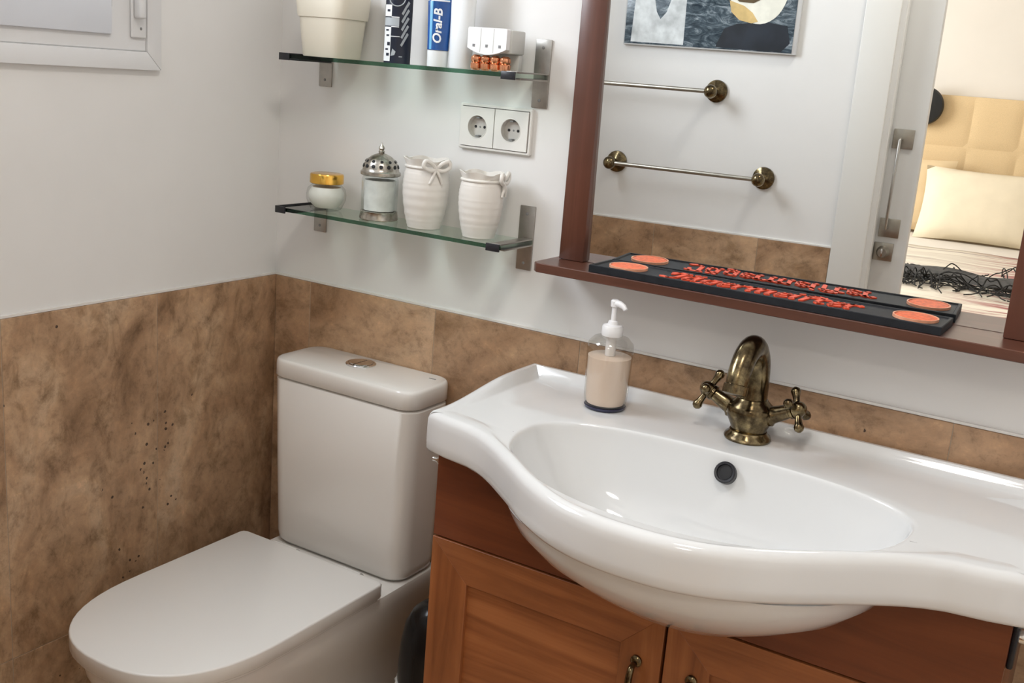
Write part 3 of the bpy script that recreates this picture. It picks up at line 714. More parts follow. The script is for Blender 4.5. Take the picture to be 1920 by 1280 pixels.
# broad-nib lettering
def mini(x): return [(x-0.10, 0.88), (x, 1.0), (x, 0.12), (x+0.12, 0.0)]
GL = {'J': ([[(0.0, 1.16), (0.18, 1.36), (0.72, 1.28)], [(0.58, 1.28), (0.58, 0.12), (0.36, -0.12), (0.0, 0.05)], [(0.16, 1.2), (0.12, 0.85)]], 0.92),
      'a': ([[(0.40, 1.0), (0.10, 0.94), (0.0, 0.75), (0.0, 0.2), (0.16, 0.0), (0.42, 0.2)], [(0.44, 1.0), (0.44, 0.12), (0.56, 0.0)], [(0.08, 1.26), (0.14, 1.34)], [(0.36, 1.26), (0.42, 1.34)]], 0.82),
      'g': ([[(0.42, 0.98), (0.10, 0.94), (0.0, 0.75), (0.0, 0.25), (0.16, 0.08), (0.42, 0.2)], [(0.44, 1.0), (0.44, -0.10), (0.25, -0.28), (0.0, -0.20)]], 0.76),
      'e': ([[(0.04, 0.46), (0.40, 0.62), (0.36, 0.86), (0.20, 1.0), (0.0, 0.82), (0.0, 0.2), (0.16, 0.0), (0.42, 0.16)]], 0.66),
      'r': ([mini(0), [(0.04, 0.86), (0.24, 1.0), (0.40, 0.88)]], 0.60),
      'm': ([mini(0), [(0.03, 0.84), (0.30, 1.0)], mini(0.40), [(0.43, 0.84), (0.7, 1.0)], mini(0.80)], 1.16),
      'i': ([mini(0), [(0.0, 1.26), (0.06, 1.34)]], 0.40),
      's': ([[(0.46, 1.24), (0.24, 1.36), (0.06, 1.2), (0.06, 0.0)], [(-0.06, 0.92), (0.3, 0.92)]], 0.52),
      't': ([[(0.08, 1.24), (0.08, 0.16), (0.26, 0.0), (0.36, 0.08)], [(-0.10, 0.95), (0.36, 0.95)]], 0.60)}
word = 'Jagermeister'
total = sum(GL[c][1] for c in word)
TXa, TXb = 0.910, 1.222; sxx = (TXb-TXa)/total; syy = 0.0380; nib = 0.085
xx = TXa
for ch in word:
    bm = bmesh.new(); strokes, adv = GL[ch]
    for st in strokes:
        for (ax_, ay_), (bx_, by_) in zip(st, st[1:]):
            cs = [(px+s1*nib*0.80+s2*0.03, py+s1*nib*0.62-s2*0.05) for px, py in ((ax_, ay_), (bx_, by_)) for s1 in (-1, 1) for s2 in (-1, 1)]
            def wp(p, z):
                X = xx+(p[0]+0.10*p[1])*sxx; return (X, -0.0955+(X-TXa)*0.012+p[1]*syy, z)
            vs = [bm.verts.new(wp(p, MS+h_)) for p in cs for h_ in (0.0, 0.0022)]
            bmesh.ops.convex_hull(bm, input=vs)
    finish('letter', bm, 'mat_red', mat_o, 0)
    xx += adv*sxx

# ================================================================== GLASS SHELVES
GX0, GX1, GD = 0.104, 0.622, -0.112
def shelf(z, label, bx):
    t = thing('glass_shelf', label, 'shelf', ((GX0+GX1)/2, -0.055, z-0.06), 'glass wall shelves')
    th = 0.007
    g = box('glass_plate', 'shelf_glass', GX0+0.003, GX1-0.003, GD, -0.004, z-th, z, t)
    box('glass_edge', 'shelf_glass_edge', GX0+0.003, GX1-0.003, GD-0.0006, GD-0.0001, z-th, z, g)
    for x0, x1, blk in ((bx[0], bx[1], True), (bx[2], bx[3], False)):
        b = box('bracket', 'brushed_steel', x0, x1, -0.004, 0, z-0.056, z+0.060, t, 0.0015)
        box('bracket_arm', 'black_plastic' if blk else 'brushed_steel', x0, x1, GD+0.014, -0.0042, z-th-0.0035, z-th-0.0002, b, 0.0008)
        if blk:
            box('arm_lip', 'black_plastic', x0-0.001, x0+0.0035, GD-0.004, -0.005, z-th-0.0036, z+0.0025, b, 0.0006)
            box('end_cap', 'black_plastic', x0, x0+0.024, GD-0.0045, GD-0.0008, z-th-0.0036, z+0.0025, b, 0.0006)
        else:
            box('end_cap', 'black_plastic', x0+0.004, x1-0.001, GD-0.0045, GD-0.0008, z-th-0.0036, z+0.0025, b, 0.0006)
            box('arm_top', 'brushed_steel', x0+0.012, x1, GD, -0.005, z+0.0004, z+0.0030, b, 0.0006)
        for zz in (z+0.046, z-0.043):
            lathe('screw', 'grey_dot', [(0.0028, 0.001), (0.0028, -0.0006), (0.0018, -0.0012)], ((x0+x1)/2, -0.004, zz), b, 12, 'y')
    return t
S1, S2 = 1.3790, 1.0920
shelf(S1, 'upper glass wall shelf on steel brackets holding a plant pot and tubes', (0.104, 0.136, 0.592, 0.624))
shelf(S2, 'lower glass wall shelf on steel brackets holding jars and white vases', (0.104, 0.136, 0.587, 0.619))

# ---- lower shelf items
# cream jar with gold lid
c = (0.183, -0.060, S2)
j = thing('cream_jar', 'frosted glass cream jar with a shiny gold lid on the lower shelf', 'jar', c)
lathe('jar_body', 'frosted_glass', [(0.024, 0.0005), (0.030, 0.004), (0.0375, 0.020), (0.0385, 0.030), (0.036, 0.042), (0.029, 0.049), (0.027, 0.051)], c, j, 36)
lathe('cream_fill', 'cream', [(0.021, 0.006), (0.028, 0.012), (0.034, 0.024), (0.034, 0.034), (0.028, 0.045)], c, j, 32)
lathe('lid', 'gold', [(0.030, 0.0515), (0.0325, 0.053), (0.0325, 0.068), (0.0312, 0.0705), (0.027, 0.0715)], c, j, 40)
# apothecary jar with pierced silver dome lid
c = (0.313, -0.060, S2)
j = thing('apothecary_jar', 'glass jar of white cotton with a pierced silver dome lid and finial', 'jar', c)
lathe('base_band', 'pewter', [(0.0345, 0.0), (0.0365, 0.002), (0.036, 0.006), (0.0345, 0.014), (0.0352, 0.016), (0.033, 0.0165)], c, j, 40)
lathe('jar_body', 'jar_glass', [(0.031, 0.0166), (0.0340, 0.018), (0.0345, 0.074), (0.0325, 0.080), (0.0322, 0.082)], c, j, 40)
bm = bmesh.new(); rings = []
for k in range(9):
    z = 0.018+0.056*k/8
    rings.append([(c[0]+(0.0285+0.0012*math.sin(i*2.4+k*1.7))*math.cos(2*PI*i/28), c[1]+(0.0285+0.0012*math.sin(i*2.4+k*1.7))*math.sin(2*PI*i/28), c[2]+z) for i in range(28)])
aloft(bm, rings); finish('cotton', bm, 'cotton', j, 70)
ld = lathe('dome_lid', 'pewter', [(0.0350, 0.0822), (0.0375, 0.084), (0.0375, 0.089), (0.0345, 0.0915), (0.0335, 0.096), (0.0320, 0.103), (0.0270, 0.111), (0.0185, 0.118), (0.0085, 0.1225), (0.0045, 0.124)], c, j, 44)
for row, (zr, rr, cnt, sz) in enumerate(((0.1005, 0.0330, 14, 0.0036), (0.1095, 0.0282, 11, 0.0030))):
    for k in range(cnt):
        a = 2*PI*(k+0.5*row)/cnt; nv = Vector((math.cos(a), math.sin(a), 0.35+0.5*row)).normalized()
        disc_dir('pierced_hole', 'dark_hole', Vector((c[0]+rr*math.cos(a), c[1]+rr*math.sin(a), c[2]+zr)), nv, [(sz, -0.001), (sz, 0.0004), (sz*0.6, 0.0007)], ld, 10)
lathe('finial', 'pewter', [(0.0050, 0.124), (0.0062, 0.1265), (0.0040, 0.129), (0.0058, 0.132), (0.0045, 0.1355), (0.0018, 0.139), (0.0008, 0.143)], c, ld, 20)
# two white vases shaped like tied sacks
def vase(c, label, sc_, bow_a, h):
    t = thing('ceramic_vase', label, 'vase', c, 'white sack-shaped vases on the lower shelf')
    prof = [(0.026, 0.0), (0.029, 0.002), (0.034, 0.018), (0.0385, 0.040), (0.0405, 0.062), (0.0395, 0.080), (0.0368, 0.092), (0.0355, 0.097), (0.0372, 0.101), (0.0400, 0.108)]
    bm = bmesh.new(); rings = []; n = 56
    fine = bez([(r, z, 0) for r, z in prof], 6)
    for p in fine:
        r, z = p.x*sc_, p.y*h
        ridg = 0.00045*math.sin(z*1100) if z < 0.09*h else 0
        fl = max(0, (p.y-0.094)/0.014)
        rings.append([(c[0]+(r+ridg+fl*0.0022*math.sin(7*2*PI*i/n+bow_a))*math.cos(2*PI*i/n), c[1]+(r+ridg+fl*0.0022*math.sin(7*2*PI*i/n+bow_a))*math.sin(2*PI*i/n), c[2]+z+fl*0.0022*math.cos(5*2*PI*i/n)) for i in range(n)])
    # inside
    top = rings[-1]
    for s, dz in ((0.93, 0.0), (0.86, -0.012), (0.80, -0.05), (0.4, -0.085)):
        rings.append([(c[0]+(x-c[0])*s, c[1]+(y-c[1])*s, z+dz*h) for x, y, z in top])
    aloft(bm, rings); b = finish('vase_body', bm, 'white_ceramic_matte', t, 70)
    # tie band and bow
    zb = c[2]+0.0955*h; rb = 0.0368*sc_
    bm = bmesh.new(); pts_ = [(c[0]+rb*math.cos(2*PI*i/40), c[1]+rb*math.sin(2*PI*i/40), zb) for i in range(41)]
    atube(bm, pts_, 0.0026, 8); finish('tie_band', bm, 'white_ceramic_matte', t, 60)
    bc_ = Vector((c[0]+rb*1.04*math.cos(bow_a), c[1]+rb*1.04*math.sin(bow_a), zb)); tn = Vector((-math.sin(bow_a), math.cos(bow_a), 0)); ou = Vector((math.cos(bow_a), math.sin(bow_a), 0)); up = Vector((0, 0, 1))
    bm = bmesh.new()
    for s in (-1, 1):
        lp = bez([bc_, bc_+tn*s*0.010+up*0.010+ou*0.004, bc_+tn*s*0.022+up*0.014+ou*0.004, bc_+tn*s*0.025+up*0.004+ou*0.004, bc_+tn*s*0.012-up*0.003+ou*0.004, bc_], 5)
        atube(bm, lp, [0.0038]*len(lp), 8)
        tl = bez([bc_, bc_+tn*s*0.006-up*0.012+ou*0.004, bc_+tn*s*0.012-up*0.026+ou*0.003], 5); atube(bm, tl, [0.0034-0.0012*k/(len(tl)-1) for k in range(len(tl))], 8)
    finish('bow', bm, 'white_ceramic_matte', t, 60)
    return b
vase((0.420, -0.062, S2), 'white ceramic sack-shaped vase with a wide ruffled mouth beside the silver-lidded jar', 1.05, -0.55, 1.16)
vase((0.540, -0.062, S2), 'white ceramic sack-shaped vase with narrower mouth at the steel bracket end', 0.98, 0.3, 1.06)

# ---- upper shelf items
c = (0.185, -0.062, S1)
t = thing('plant_pot', 'beige tapered plant pot with dark soil on the upper shelf', 'plant pot', c)
bm = bmesh.new(); rings = []
for z, hw in ((0.0, 0.046), (0.002, 0.0475), (0.070, 0.0545), (0.0705, 0.0575), (0.076, 0.0585), (0.108, 0.0615), (0.110, 0.0605), (0.110, 0.0575), (0.100, 0.056)):
    rings.append([(c[0]+x, c[1]+y, c[2]+z) for x, y in rrect(-hw, hw, -hw*0.82, hw*0.82, hw*0.42, 6)])
aloft(bm, rings); finish('pot', bm, 'pot_beige', t, 40)
lathe('soil', 'soil', [(0.050, 0.094), (0.050, 0.1005), (0.02, 0.103)], c, t, 28, sy=0.80)
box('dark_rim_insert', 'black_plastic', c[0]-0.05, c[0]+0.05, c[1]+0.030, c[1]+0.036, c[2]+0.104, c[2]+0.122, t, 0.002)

def oval_tube(name, label, c, w, dep, cap_h, body_h, mats, flat_top=True):
    """squeeze tube standing on its cap: oval at the cap, crimped flat at the top"""
    t = thing(name, label, 'tube', c)
    if cap_h > 0:
        lathe('cap', mats['cap'], [(w*0.46, 0.0), (w*0.48, 0.001), (w*0.485, cap_h-0.001), (w*0.47, cap_h)], c, t, 36, sy=dep/w)
    return t
def tube_body(parent, name, m, c, w0, w1, d0, d1, z0, z1, n=40):
    bm = bmesh.new(); rings = []
    for k in range(9):
        f = k/8; w_, d_ = w0+(w1-w0)*f, d0+(d1-d0)*f
        rings.append([(c[0]+w_/2*math.cos(2*PI*i/n), c[1]+d_/2*math.sin(2*PI*i/n), c[2]+z0+(z1-z0)*f) for i in range(n)])
    aloft(bm, rings); return finish(name, bm, m, parent, 50)
def surf_patch(parent, name, m, c, outl, wfun, dfun, lift=0.0006):
    """flat print laid on the front of an oval tube; outl in (x,z); one piece each"""
    def P(x, z):
        w_, d_ = wfun(z), dfun(z); q = max(0.0, 1-(2*x/w_)**2); return (c[0]+x, c[1]-d_/2*math.sqrt(q)-lift, c[2]+z)
    for poly in outl:
        bm = bmesh.new()
        (x0, z0), (x1, z1), (x2, z2), (x3, z3) = poly
        K = 6; prev = None
        for k in range(K+1):
            f = k/K
            a = bm.verts.new(P(x0+(x1-x0)*f, z0+(z1-z0)*f)); b = bm.verts.new(P(x3+(x2-x3)*f, z3+(z2-z3)*f))
            if prev: bm.faces.new((prev[0], a, b, prev[1]))
            prev = (a, b)
        finish(name, bm, m, parent, 60)
def Q(x0, x1, z0, z1): return [(x0, z0), (x1, z0), (x1, z1), (x0, z1)]
# black and white tube
c = (0.337, -0.060, S1); wf = lambda z: 0.049; df = lambda z: 0.036
TUBE_ROT = 0.60
t = thing('black_tube', 'black toiletry tube with white stripes and a white edge strip', 'tube', c)
b = tube_body(t, 'tube_body', 'tube_black', c, 0.048, 0.049, 0.036, 0.036, 0.0, 0.16)
surf_patch(t, 'white_strip', 'tube_white', c, [Q(-0.0236, -0.0120, 0.003, 0.062), Q(-0.0236, -0.0120, 0.080, 0.100)], wf, df, 0.0005)
surf_patch(t, 'grey_panel', 'tube_grey', c, [Q(-0.0236, 0.002, 0.064, 0.078)], wf, df, 0.0006)
surf_patch(t, 'pale_line', 'tube_white', c, [Q(-0.0120, 0.002, 0.0785, 0.0800), Q(-0.0120, 0.002, 0.0620, 0.0635), Q(-0.012, 0.004, 0.0455, 0.0468)], wf, df, 0.0008)
surf_patch(t, 'stripe', 'tube_grey', c, [[(0.0055, 0.032+0.0135*k), (0.0085, 0.029+0.0135*k), (0.0195, 0.051+0.0135*k), (0.0165, 0.054+0.0135*k)] for k in range(5)], wf, df, 0.0008)
surf_patch(t, 'dark_mark', 'tube_black', c, [Q(-0.0200+o_, -0.0150+o_, z, z+h_) for o_, z, h_ in ((0.001, 0.012, 0.005), (-0.001, 0.022, 0.003), (0.002, 0.030, 0.006), (0, 0.046, 0.003), (-0.001, 0.055, 0.003), (0, 0.088, 0.004))], wf, df, 0.0008)
surf_patch(t, 'pale_mark', 'tube_grey', c, [[(-0.011, 0.012), (-0.004, 0.014), (-0.002, 0.020), (-0.008, 0.025)], Q(0.004, 0.010, 0.011, 0.0125)], wf, df, 0.0008)
bm = bmesh.new()
cz_ = c[2]+0.112; ex = [-0.003+0.014*math.cos(2*PI*i/36) for i in range(37)]
atube(bm, [(c[0]+ex[i], c[1]-0.018*math.sqrt(max(0, 1-(2*ex[i]/0.049)**2))-0.0002, cz_+0.014*math.sin(2*PI*i/36)) for i in range(37)], 0.0011, 6); finish('emblem_ring', bm, 'tube_grey', t, 60)
t.rotation_euler.z = TUBE_ROT
# toothpaste tube
c = (0.428, -0.062, S1)
t = thing('toothpaste_tube', 'blue toothpaste tube with white brand lettering standing on its white cap', 'tube', c)
lathe('cap', 'tube_white', [(0.0175, 0.0), (0.0180, 0.001), (0.0186, 0.027), (0.0175, 0.028)], c, t, 36, sy=0.8)
w0, w1, z0, z1 = 0.0380, 0.0460, 0.0282, 0.150
wf = lambda z: w0+(w1-w0)*(z-z0)/(z1-z0); df = lambda z: 0.033-0.020*(z-z0)/(z1-z0)
tb = tube_body(t, 'tube_body', 'tube_blue', c, w0, w1, 0.033, 0.013, z0, z1)
surf_patch(tb, 'pale_band', 'tube_skyblue', c, [Q(-wf(0.118)/2*0.98, wf(0.118)/2*0.98, 0.112, 0.150)], wf, df, 0.0004)
surf_patch(tb, 'white_line', 'tube_white', c, [Q(-wf(0.112)/2*0.97, wf(0.112)/2*0.97, 0.110, 0.1125)], wf, df, 0.0006)
surf_patch(tb, 'teal_stripe', 'tube_skyblue', c, [[(-0.0155, 0.029), (-0.0115, 0.029), (-0.0125, 0.110), (-0.0175, 0.110)]], wf, df, 0.0004)
def text_mesh(txt, size, shear=0.0, offset=0.0):
    cu = bpy.data.curves.new('lettering', 'FONT'); cu.body = txt; cu.size = size; cu.shear = shear; cu.offset = offset; cu.resolution_u = 3
    o = bpy.data.objects.new('lettering', cu); col.objects.link(o); bpy.context.view_layer.update()
    me = bpy.data.meshes.new_from_object(o.evaluated_get(bpy.context.evaluated_depsgraph_get()))
    bpy.data.objects.remove(o); bpy.data.curves.remove(cu); return me
me = text_mesh('Oral-B', 0.0225, 0.18, 0.0006)
bm = bmesh.new(); bm.from_mesh(me); bpy.data.meshes.remove(me)
xs = [v.co.x for v in bm.verts]; x_0, x_1 = min(xs), max(xs)
for v in bm.verts:
    z = 0.040+(v.co.x-x_0)/(x_1-x_0)*0.058; x = 0.004-v.co.y*0.92
    q = max(0.0, 1-(2*x/wf(z))**2); v.co = (c[0]+x, c[1]-df(z)/2*math.sqrt(q)-0.0010, c[2]+z)
finish('brand_lettering', bm, 'tube_white', tb, 0)
t.rotation_euler.z = TUBE_ROT
# white tall bottle
c = (0.470, -0.052, S1)
t = thing('white_bottle', 'plain tall white bottle behind the blue toothpaste tube', 'bottle', c)
lathe('bottle_body', 'bottle_white', [(0.020, 0.0), (0.0215, 0.002), (0.0222, 0.06), (0.0235, 0.150), (0.020, 0.160), (0.010, 0.166)], c, t, 36, sy=0.8)
lathe('bottle_cap', 'white_plastic', [(0.011, 0.1662), (0.011, 0.185), (0.010, 0.187)], c, t, 24)
# white three-panel dispenser with copper bottles
bx0, bx1 = 0.505, 0.583
t = thing('plug_in_diffuser', 'small white box with three dotted panels above a row of copper beads', 'box', (0.547, -0.06, S1))
y0 = -0.085
box('back_shell', 'white_side', bx0+0.002, bx1+0.004, y0+0.012, -0.030, S1+0.0305, S1+0.0695, t, 0.003)
box('rear_leg', 'white_side', bx0+0.006, bx1+0.002, -0.044, -0.031, S1, S1+0.030, t, 0.002)
bm = bmesh.new(); arc = []
for k in range(13):
    f = k/12; arc.append((bx0+(bx1-bx0)*f, S1+0.0265+0.010*(2*f-1)**2))
out = arc+[(bx1, S1+0.0685), (bx1-0.002, S1+0.0705), (bx0+0.002, S1+0.0705), (bx0, S1+0.0685)]
aloft(bm, [[(x, y0, z) for x, z in out], [(x, y0+0.0115, z) for x, z in out]])
fp = finish('front_panel', bm, 'white_plastic', t, 25)
for k in (1, 2):
    x = bx0+(bx1-bx0)*k/3; box('panel_groove', 'white_side', x-0.0005, x+0.0005, y0-0.0004, y0+0.001, S1+0.030, S1+0.069, fp)
for k in range(3):
    x = bx0+(bx1-bx0)*(k+0.5)/3; box('panel_dot', 'grey_dot', x-0.0022, x+0.0022, y0-0.0007, y0+0.001, S1+0.0385, S1+0.0430, fp)
for k in range(4):
    x = bx0+0.010+0.0195*k
    lathe('copper_bead', 'copper', [(0.006, 0.0), (0.0094, 0.003), (0.0098, 0.011), (0.0080, 0.013), (0.0098, 0.016), (0.0092, 0.022), (0.005, 0.0255)], (x, y0+0.016, S1+0.0002), t, 18)

# ================================================================== DOUBLE SOCKET
sk = thing('double_socket', 'white double wall socket between the two glass shelves', 'socket', (0.5235, 0, 1.2395))
kx0, kx1, kz0, kz1 = 0.4475, 0.5995, 1.2395, 1.3205
bm = bmesh.new()
rr = [[(x, y, z) for x, z in rrect(kx0+d, kx1-d, kz0+d, kz1-d, max(0.003-d*0.4, 0.0008), 3)] for y, d in ((0, 0), (-0.0070, 0), (-0.0085, 0.0015), (-0.0085, 0.0048), (-0.0002, 0.0050))]
aloft(bm, rr+[rr[0]], False, False); finish('cover_frame', bm, 'socket_white', sk, 40)
for i in range(2):
    cx = kx0+0.0405+0.0710*i; cz = 1.280
    # square insert with a round recessed cup
    bm = bmesh.new(); n = 48; h = 0.0345
    def sq(k):
        a = 2*PI*k/n; cc, s_ = math.cos(a), math.sin(a); m_ = max(abs(cc), abs(s_)); return (cx+h*cc/m_, cz+h*s_/m_)
    def ci(k, r): a = 2*PI*k/n; return (cx+r*math.cos(a), cz+r*math.sin(a))
    rs = [[(sq(k)[0], -0.008, sq(k)[1]) for k in range(n)], [(sq(k)[0], -0.0110, sq(k)[1]) for k in range(n)]]
    rs += [[(ci(k, r)[0], y, ci(k, r)[1]) for k in range(n)] for r, y in ((0.0215, -0.0112), (0.0205, -0.0118), (0.0197, -0.0112))]
    aloft(bm, rs, False, False); ins = finish('socket_insert', bm, 'socket_white', sk, 30)
    bm = bmesh.new()
    aloft(bm, [[(ci(k, r)[0], y, ci(k, r)[1]) for k in range(n)] for r, y in ((0.0197, -0.0112), (0.0192, -0.0010), (0.002, -0.0008))], False, True)
    finish('socket_cup', bm, 'socket_recess', ins, 40)
    for s in (-1, 1):
        lathe('pin_hole', 'dark_hole', [(0.0026, -0.0006), (0.0026, -0.0014), (0.001, -0.0016)], (cx+s*0.0095, 0, cz), ins, 14, 'y')
        box('earth_clip', 'grey_dot', cx-0.0035, cx+0.0035, -0.0105, -0.001, cz+s*0.0160-0.0014, cz+s*0.0160+0.0014, ins, 0.0006)
    lathe('centre_screw', 'grey_dot', [(0.0017, -0.0006), (0.0017, -0.0014), (0.001, -0.0016)], (cx, 0, cz), ins, 12, 'y')

# ================================================================== PEDAL BIN
c = (0.596, -0.200, 0)
t = thing('waste_bin', 'small black waste bin with a domed lid between toilet and cabinet', 'bin', c)
BR = 0.80
lathe('bin_body', 'black_plastic', [(0.066*BR, 0.0), (0.069*BR, 0.004), (0.076*BR, 0.275), (0.075*BR, 0.282)], c, t, 40)
lathe('bin_lid', 'black_gloss', [(0.0775*BR, 0.296), (0.0782*BR, 0.300), (0.0775*BR, 0.335), (0.074*BR, 0.375), (0.066*BR, 0.410), (0.052*BR, 0.434), (0.032*BR, 0.448), (0.010*BR, 0.4525)], c, t, 44)
bm = bmesh.new(); n = 48; rings = []
for k, (r, z) in enumerate(((0.0765, 0.19), (0.0790, 0.24), (0.0805, 0.284), (0.083, 0.292), (0.080, 0.2955), (0.074, 0.294))):
    r *= BR
    rings.append([(c[0]+(r+0.0012*math.sin(i*3.1+k))*math.cos(2*PI*i/n), c[1]+(r+0.0012*math.sin(i*3.1+k))*math.sin(2*PI*i/n), z+(0.012*math.sin(i*1.3) if k == 0 else 0)) for i in range(n)])
aloft(bm, rings, False, False); finish('bin_liner', bm, 'bag_white', t, 60)

# ================================================================== WALL WITH THE DOOR: towel rails, picture
def rail(x0, x1, z, label):
    t = thing('towel_rail', label, 'towel rail', ((x0+x1)/2, -D, z), 'brass towel rails on the wall facing the mirror')
    yb = -D+0.062
    tube('bar', 'satin_nickel', [(x0, yb, z), (x1, yb, z)], 0.0062, t, 16)
    for x in (x0, x1):
        p = lathe('wall_rose', 'aged_brass', [(0.0310, 0), (0.0320, 0.003), (0.0310, 0.008), (0.024, 0.012), (0.018, 0.016), (0.010, 0.020), (0.009, 0.040)], (x, -D, z), t, 32, 'y')
        bm = bmesh.new(); alathe(bm, [(0.0005, -0.0190)]+[(0.0190*math.cos(a), 0.0190*math.sin(a)) for a in [(-PI/2+PI*k/12) for k in range(1, 12)]]+[(0.0005, 0.0190)], (x, yb, z), 24, 'y')
        finish('end_ball', bm, 'aged_brass', p, 60)
    return t
rail(0.062, 0.520, 1.328, 'brass and nickel towel rail mounted just below the framed bird picture')
rail(0.236, 0.684, 1.100, 'brass and nickel towel rail mounted just above the travertine tiles')
pic = thing('bird_picture', 'framed photograph print of a pale bird on dark rippled water', 'picture', (0.475, -D, 1.447))
pic.rotation_euler = (0, 0.038*0, 0)
px0, px1, pz0, pz1 = 0.226, 0.732, 1.440, 1.80
yp = -D
box('backing', 'picture_border', px0, px1, yp, yp+0.014, pz0, pz1, pic, 0.002)
pr = box('print', 'print_water', px0+0.004, px1-0.012, yp+0.0142, yp+0.0150, pz0+0.004, pz1-0.006, pic)
def flat_poly(name, m, pts, y, parent):
    bm = bmesh.new(); aloft(bm, [[(x, y, z) for x, z in pts], [(x, y+0.0004, z) for x, z in pts]]); return finish(name, bm, m, parent, 0)
# seen in the mirror with x kept; shapes of the print
def blob(cx, cz, rx, rz, wob, n=40, a0=0, ph=0): 
    return [(cx+rx*(1+wob*math.sin(5*2*PI*i/n+ph))*math.cos(2*PI*i/n), cz+rz*(1+wob*math.sin(4*2*PI*i/n+ph))*math.sin(2*PI*i/n)) for i in range(n)]
flat_poly('dark_water', 'print_black', [(0.505, 1.449), (0.585, 1.446), (0.69, 1.4455), (0.712, 1.47), (0.700, 1.515), (0.64, 1.522), (0.56, 1.514), (0.525, 1.50)], yp+0.0151, pr)
flat_poly('pale_reflection', 'print_pale', [(0.250, 1.449), (0.410, 1.448), (0.408, 1.60), (0.372, 1.60), (0.352, 1.535), (0.335, 1.515), (0.322, 1.535), (0.306, 1.60), (0.256, 1.60)], yp+0.0151, pr)
flat_poly('bird_body', 'bird_cream', blob(0.612, 1.610, 0.084, 0.094, 0.02), yp+0.0156, pr)
flat_poly('bird_wing_edge', 'bird_tan', [(0.532, 1.575), (0.540, 1.545), (0.565, 1.524), (0.600, 1.517), (0.618, 1.522), (0.600, 1.545), (0.575, 1.562)], yp+0.0161, pr)
flat_poly('bird_wing_shadow', 'bird_dark', [(0.535, 1.590), (0.56, 1.572), (0.60, 1.570), (0.63, 1.586), (0.60, 1.60), (0.56, 1.604)], yp+0.0166, pr)

# ================================================================== BEDROOM BEYOND THE DOOR (seen in the mirror)
by0, by1 = -D-0.13, -4.80
struct(box('bedroom_floor', 'bedroom_wood_floor', -1.0, 3.3, by1, -D-0.0, -0.06, -0.0065))
struct(box('bedroom_ceiling', 'ceiling_white', -1.0, 3.3, by1, by0, H+0.002, H+0.08))
struct(box('bedroom_wall_far', 'bedroom_paint', -1.0, 3.3, by1-0.1, by1, -0.05, H))
struct(box('bedroom_wall_right', 'bedroom_paint', 3.3, 3.4, by1, by0, -0.05, H))
bm = bmesh.new()
abox(bm, -1.1, -1.0, by1, -3.95, -0.05, H); abox(bm, -1.1, -1.0, -2.45, by0, -0.05, H); abox(bm, -1.1, -1.0, -3.95, -2.45, -0.05, 0.9); abox(bm, -1.1, -1.0, -3.95, -2.45, 2.2, H)
struct(finish('bedroom_wall_left', bm, 'bedroom_paint', smooth=0))
struct(box('bedroom_wall_near', 'bedroom_paint', -1.0, -0.12, by0-0.0, by0+0.1, -0.05, H))
struct(box('bedroom_wall_near_end', 'bedroom_paint', RX+0.12, 3.3, by0, by0+0.1, -0.05, H))
# headboard with padded panels
HY = by1+0.005
hb = thing('headboard', 'beige upholstered headboard with padded square panels against the bedroom wall', 'headboard', (1.05, HY, 0.3))
box('headboard_back', 'headboard_fabric', 0.185, 1.935, HY, HY+0.05, 0.3, 1.29, hb, 0.012)
pb = bmesh.new(); K = 10
def padded(bm, w_, h_, dep):
    g = [[bm.verts.new((-w_/2+w_*i/K, dep*(1-abs(2*i/K-1)**3.2)**0.6*(1-abs(2*j/K-1)**3.2)**0.6, -h_/2+h_*j/K)) for j in range(K+1)] for i in range(K+1)]
    for i in range(K):
        for j in range(K): bm.faces.new((g[i][j], g[i+1][j], g[i+1][j+1], g[i][j+1]))
padded(pb, 0.2495, 0.2695, 0.009)
first = finish('panel', pb, 'headboard_fabric', None, 60, origin=(0, 0, 0))
k_ = 0
for i in range(7):
    for j in range(3):
        o = first if k_ == 0 else bpy.data.objects.new('panel', first.data)
        if k_: col.objects.link(o)
        o.parent = hb; o.location = Vector((0.31+0.25*i, HY+0.0495, 0.615+0.27*j))-rootloc(hb); k_ += 1
bed = thing('bed', 'wide upholstered bed base with mattress seen in the mirror', 'bed', (1.05, -3.6, 0))
box('bed_base', 'bed_base', 0.22, 1.90, -4.72, -2.62, 0.06, 0.32, bed, 0.01)
box('mattress', 'sheet_white', 0.21, 1.91, -4.715, -2.60, 0.325, 0.560, bed, 0.05, 4)
for x in (0.3, 1.82):
    for y in (-4.6, -2.72): box('leg', 'lamp_black', x-0.03, x+0.03, y-0.03, y+0.03, -0.006, 0.06, bed, 0.004)
def cushion(name, label, m, c, w_, h_, dep, tilt, group):
    bm = bmesh.new(); K2 = 16
    for sgn in (1, -1):
        g = []
        for i in range(K2+1):
            row = []
            for j in range(K2+1):
                u, v = 2*i/K2-1, 2*j/K2-1
                p = dep*max(0, (1-abs(u)**2.6))**0.5*max(0, (1-abs(v)**2.6))**0.5
                xx_ = u*w_/2*(1-0.05*(1-abs(v)**2)); zz_ = v*h_/2*(1-0.06*(1-abs(u)**2))
                row.append(bm.verts.new((xx_, sgn*p, zz_)))
            g.append(row)
        for i in range(K2):
            for j in range(K2): bm.faces.new((g[i][j], g[i+1][j], g[i+1][j+1], g[i][j+1]))
    bmesh.ops.remove_doubles(bm, verts=bm.verts[:], dist=0.0005)
    bmesh.ops.transform(bm, matrix=Matrix.Translation(c) @ Matrix.Rotation(tilt, 4, 'X'), verts=bm.verts[:])
    return tag(finish(name, bm, m, None, 60), label, 'pillow', group)
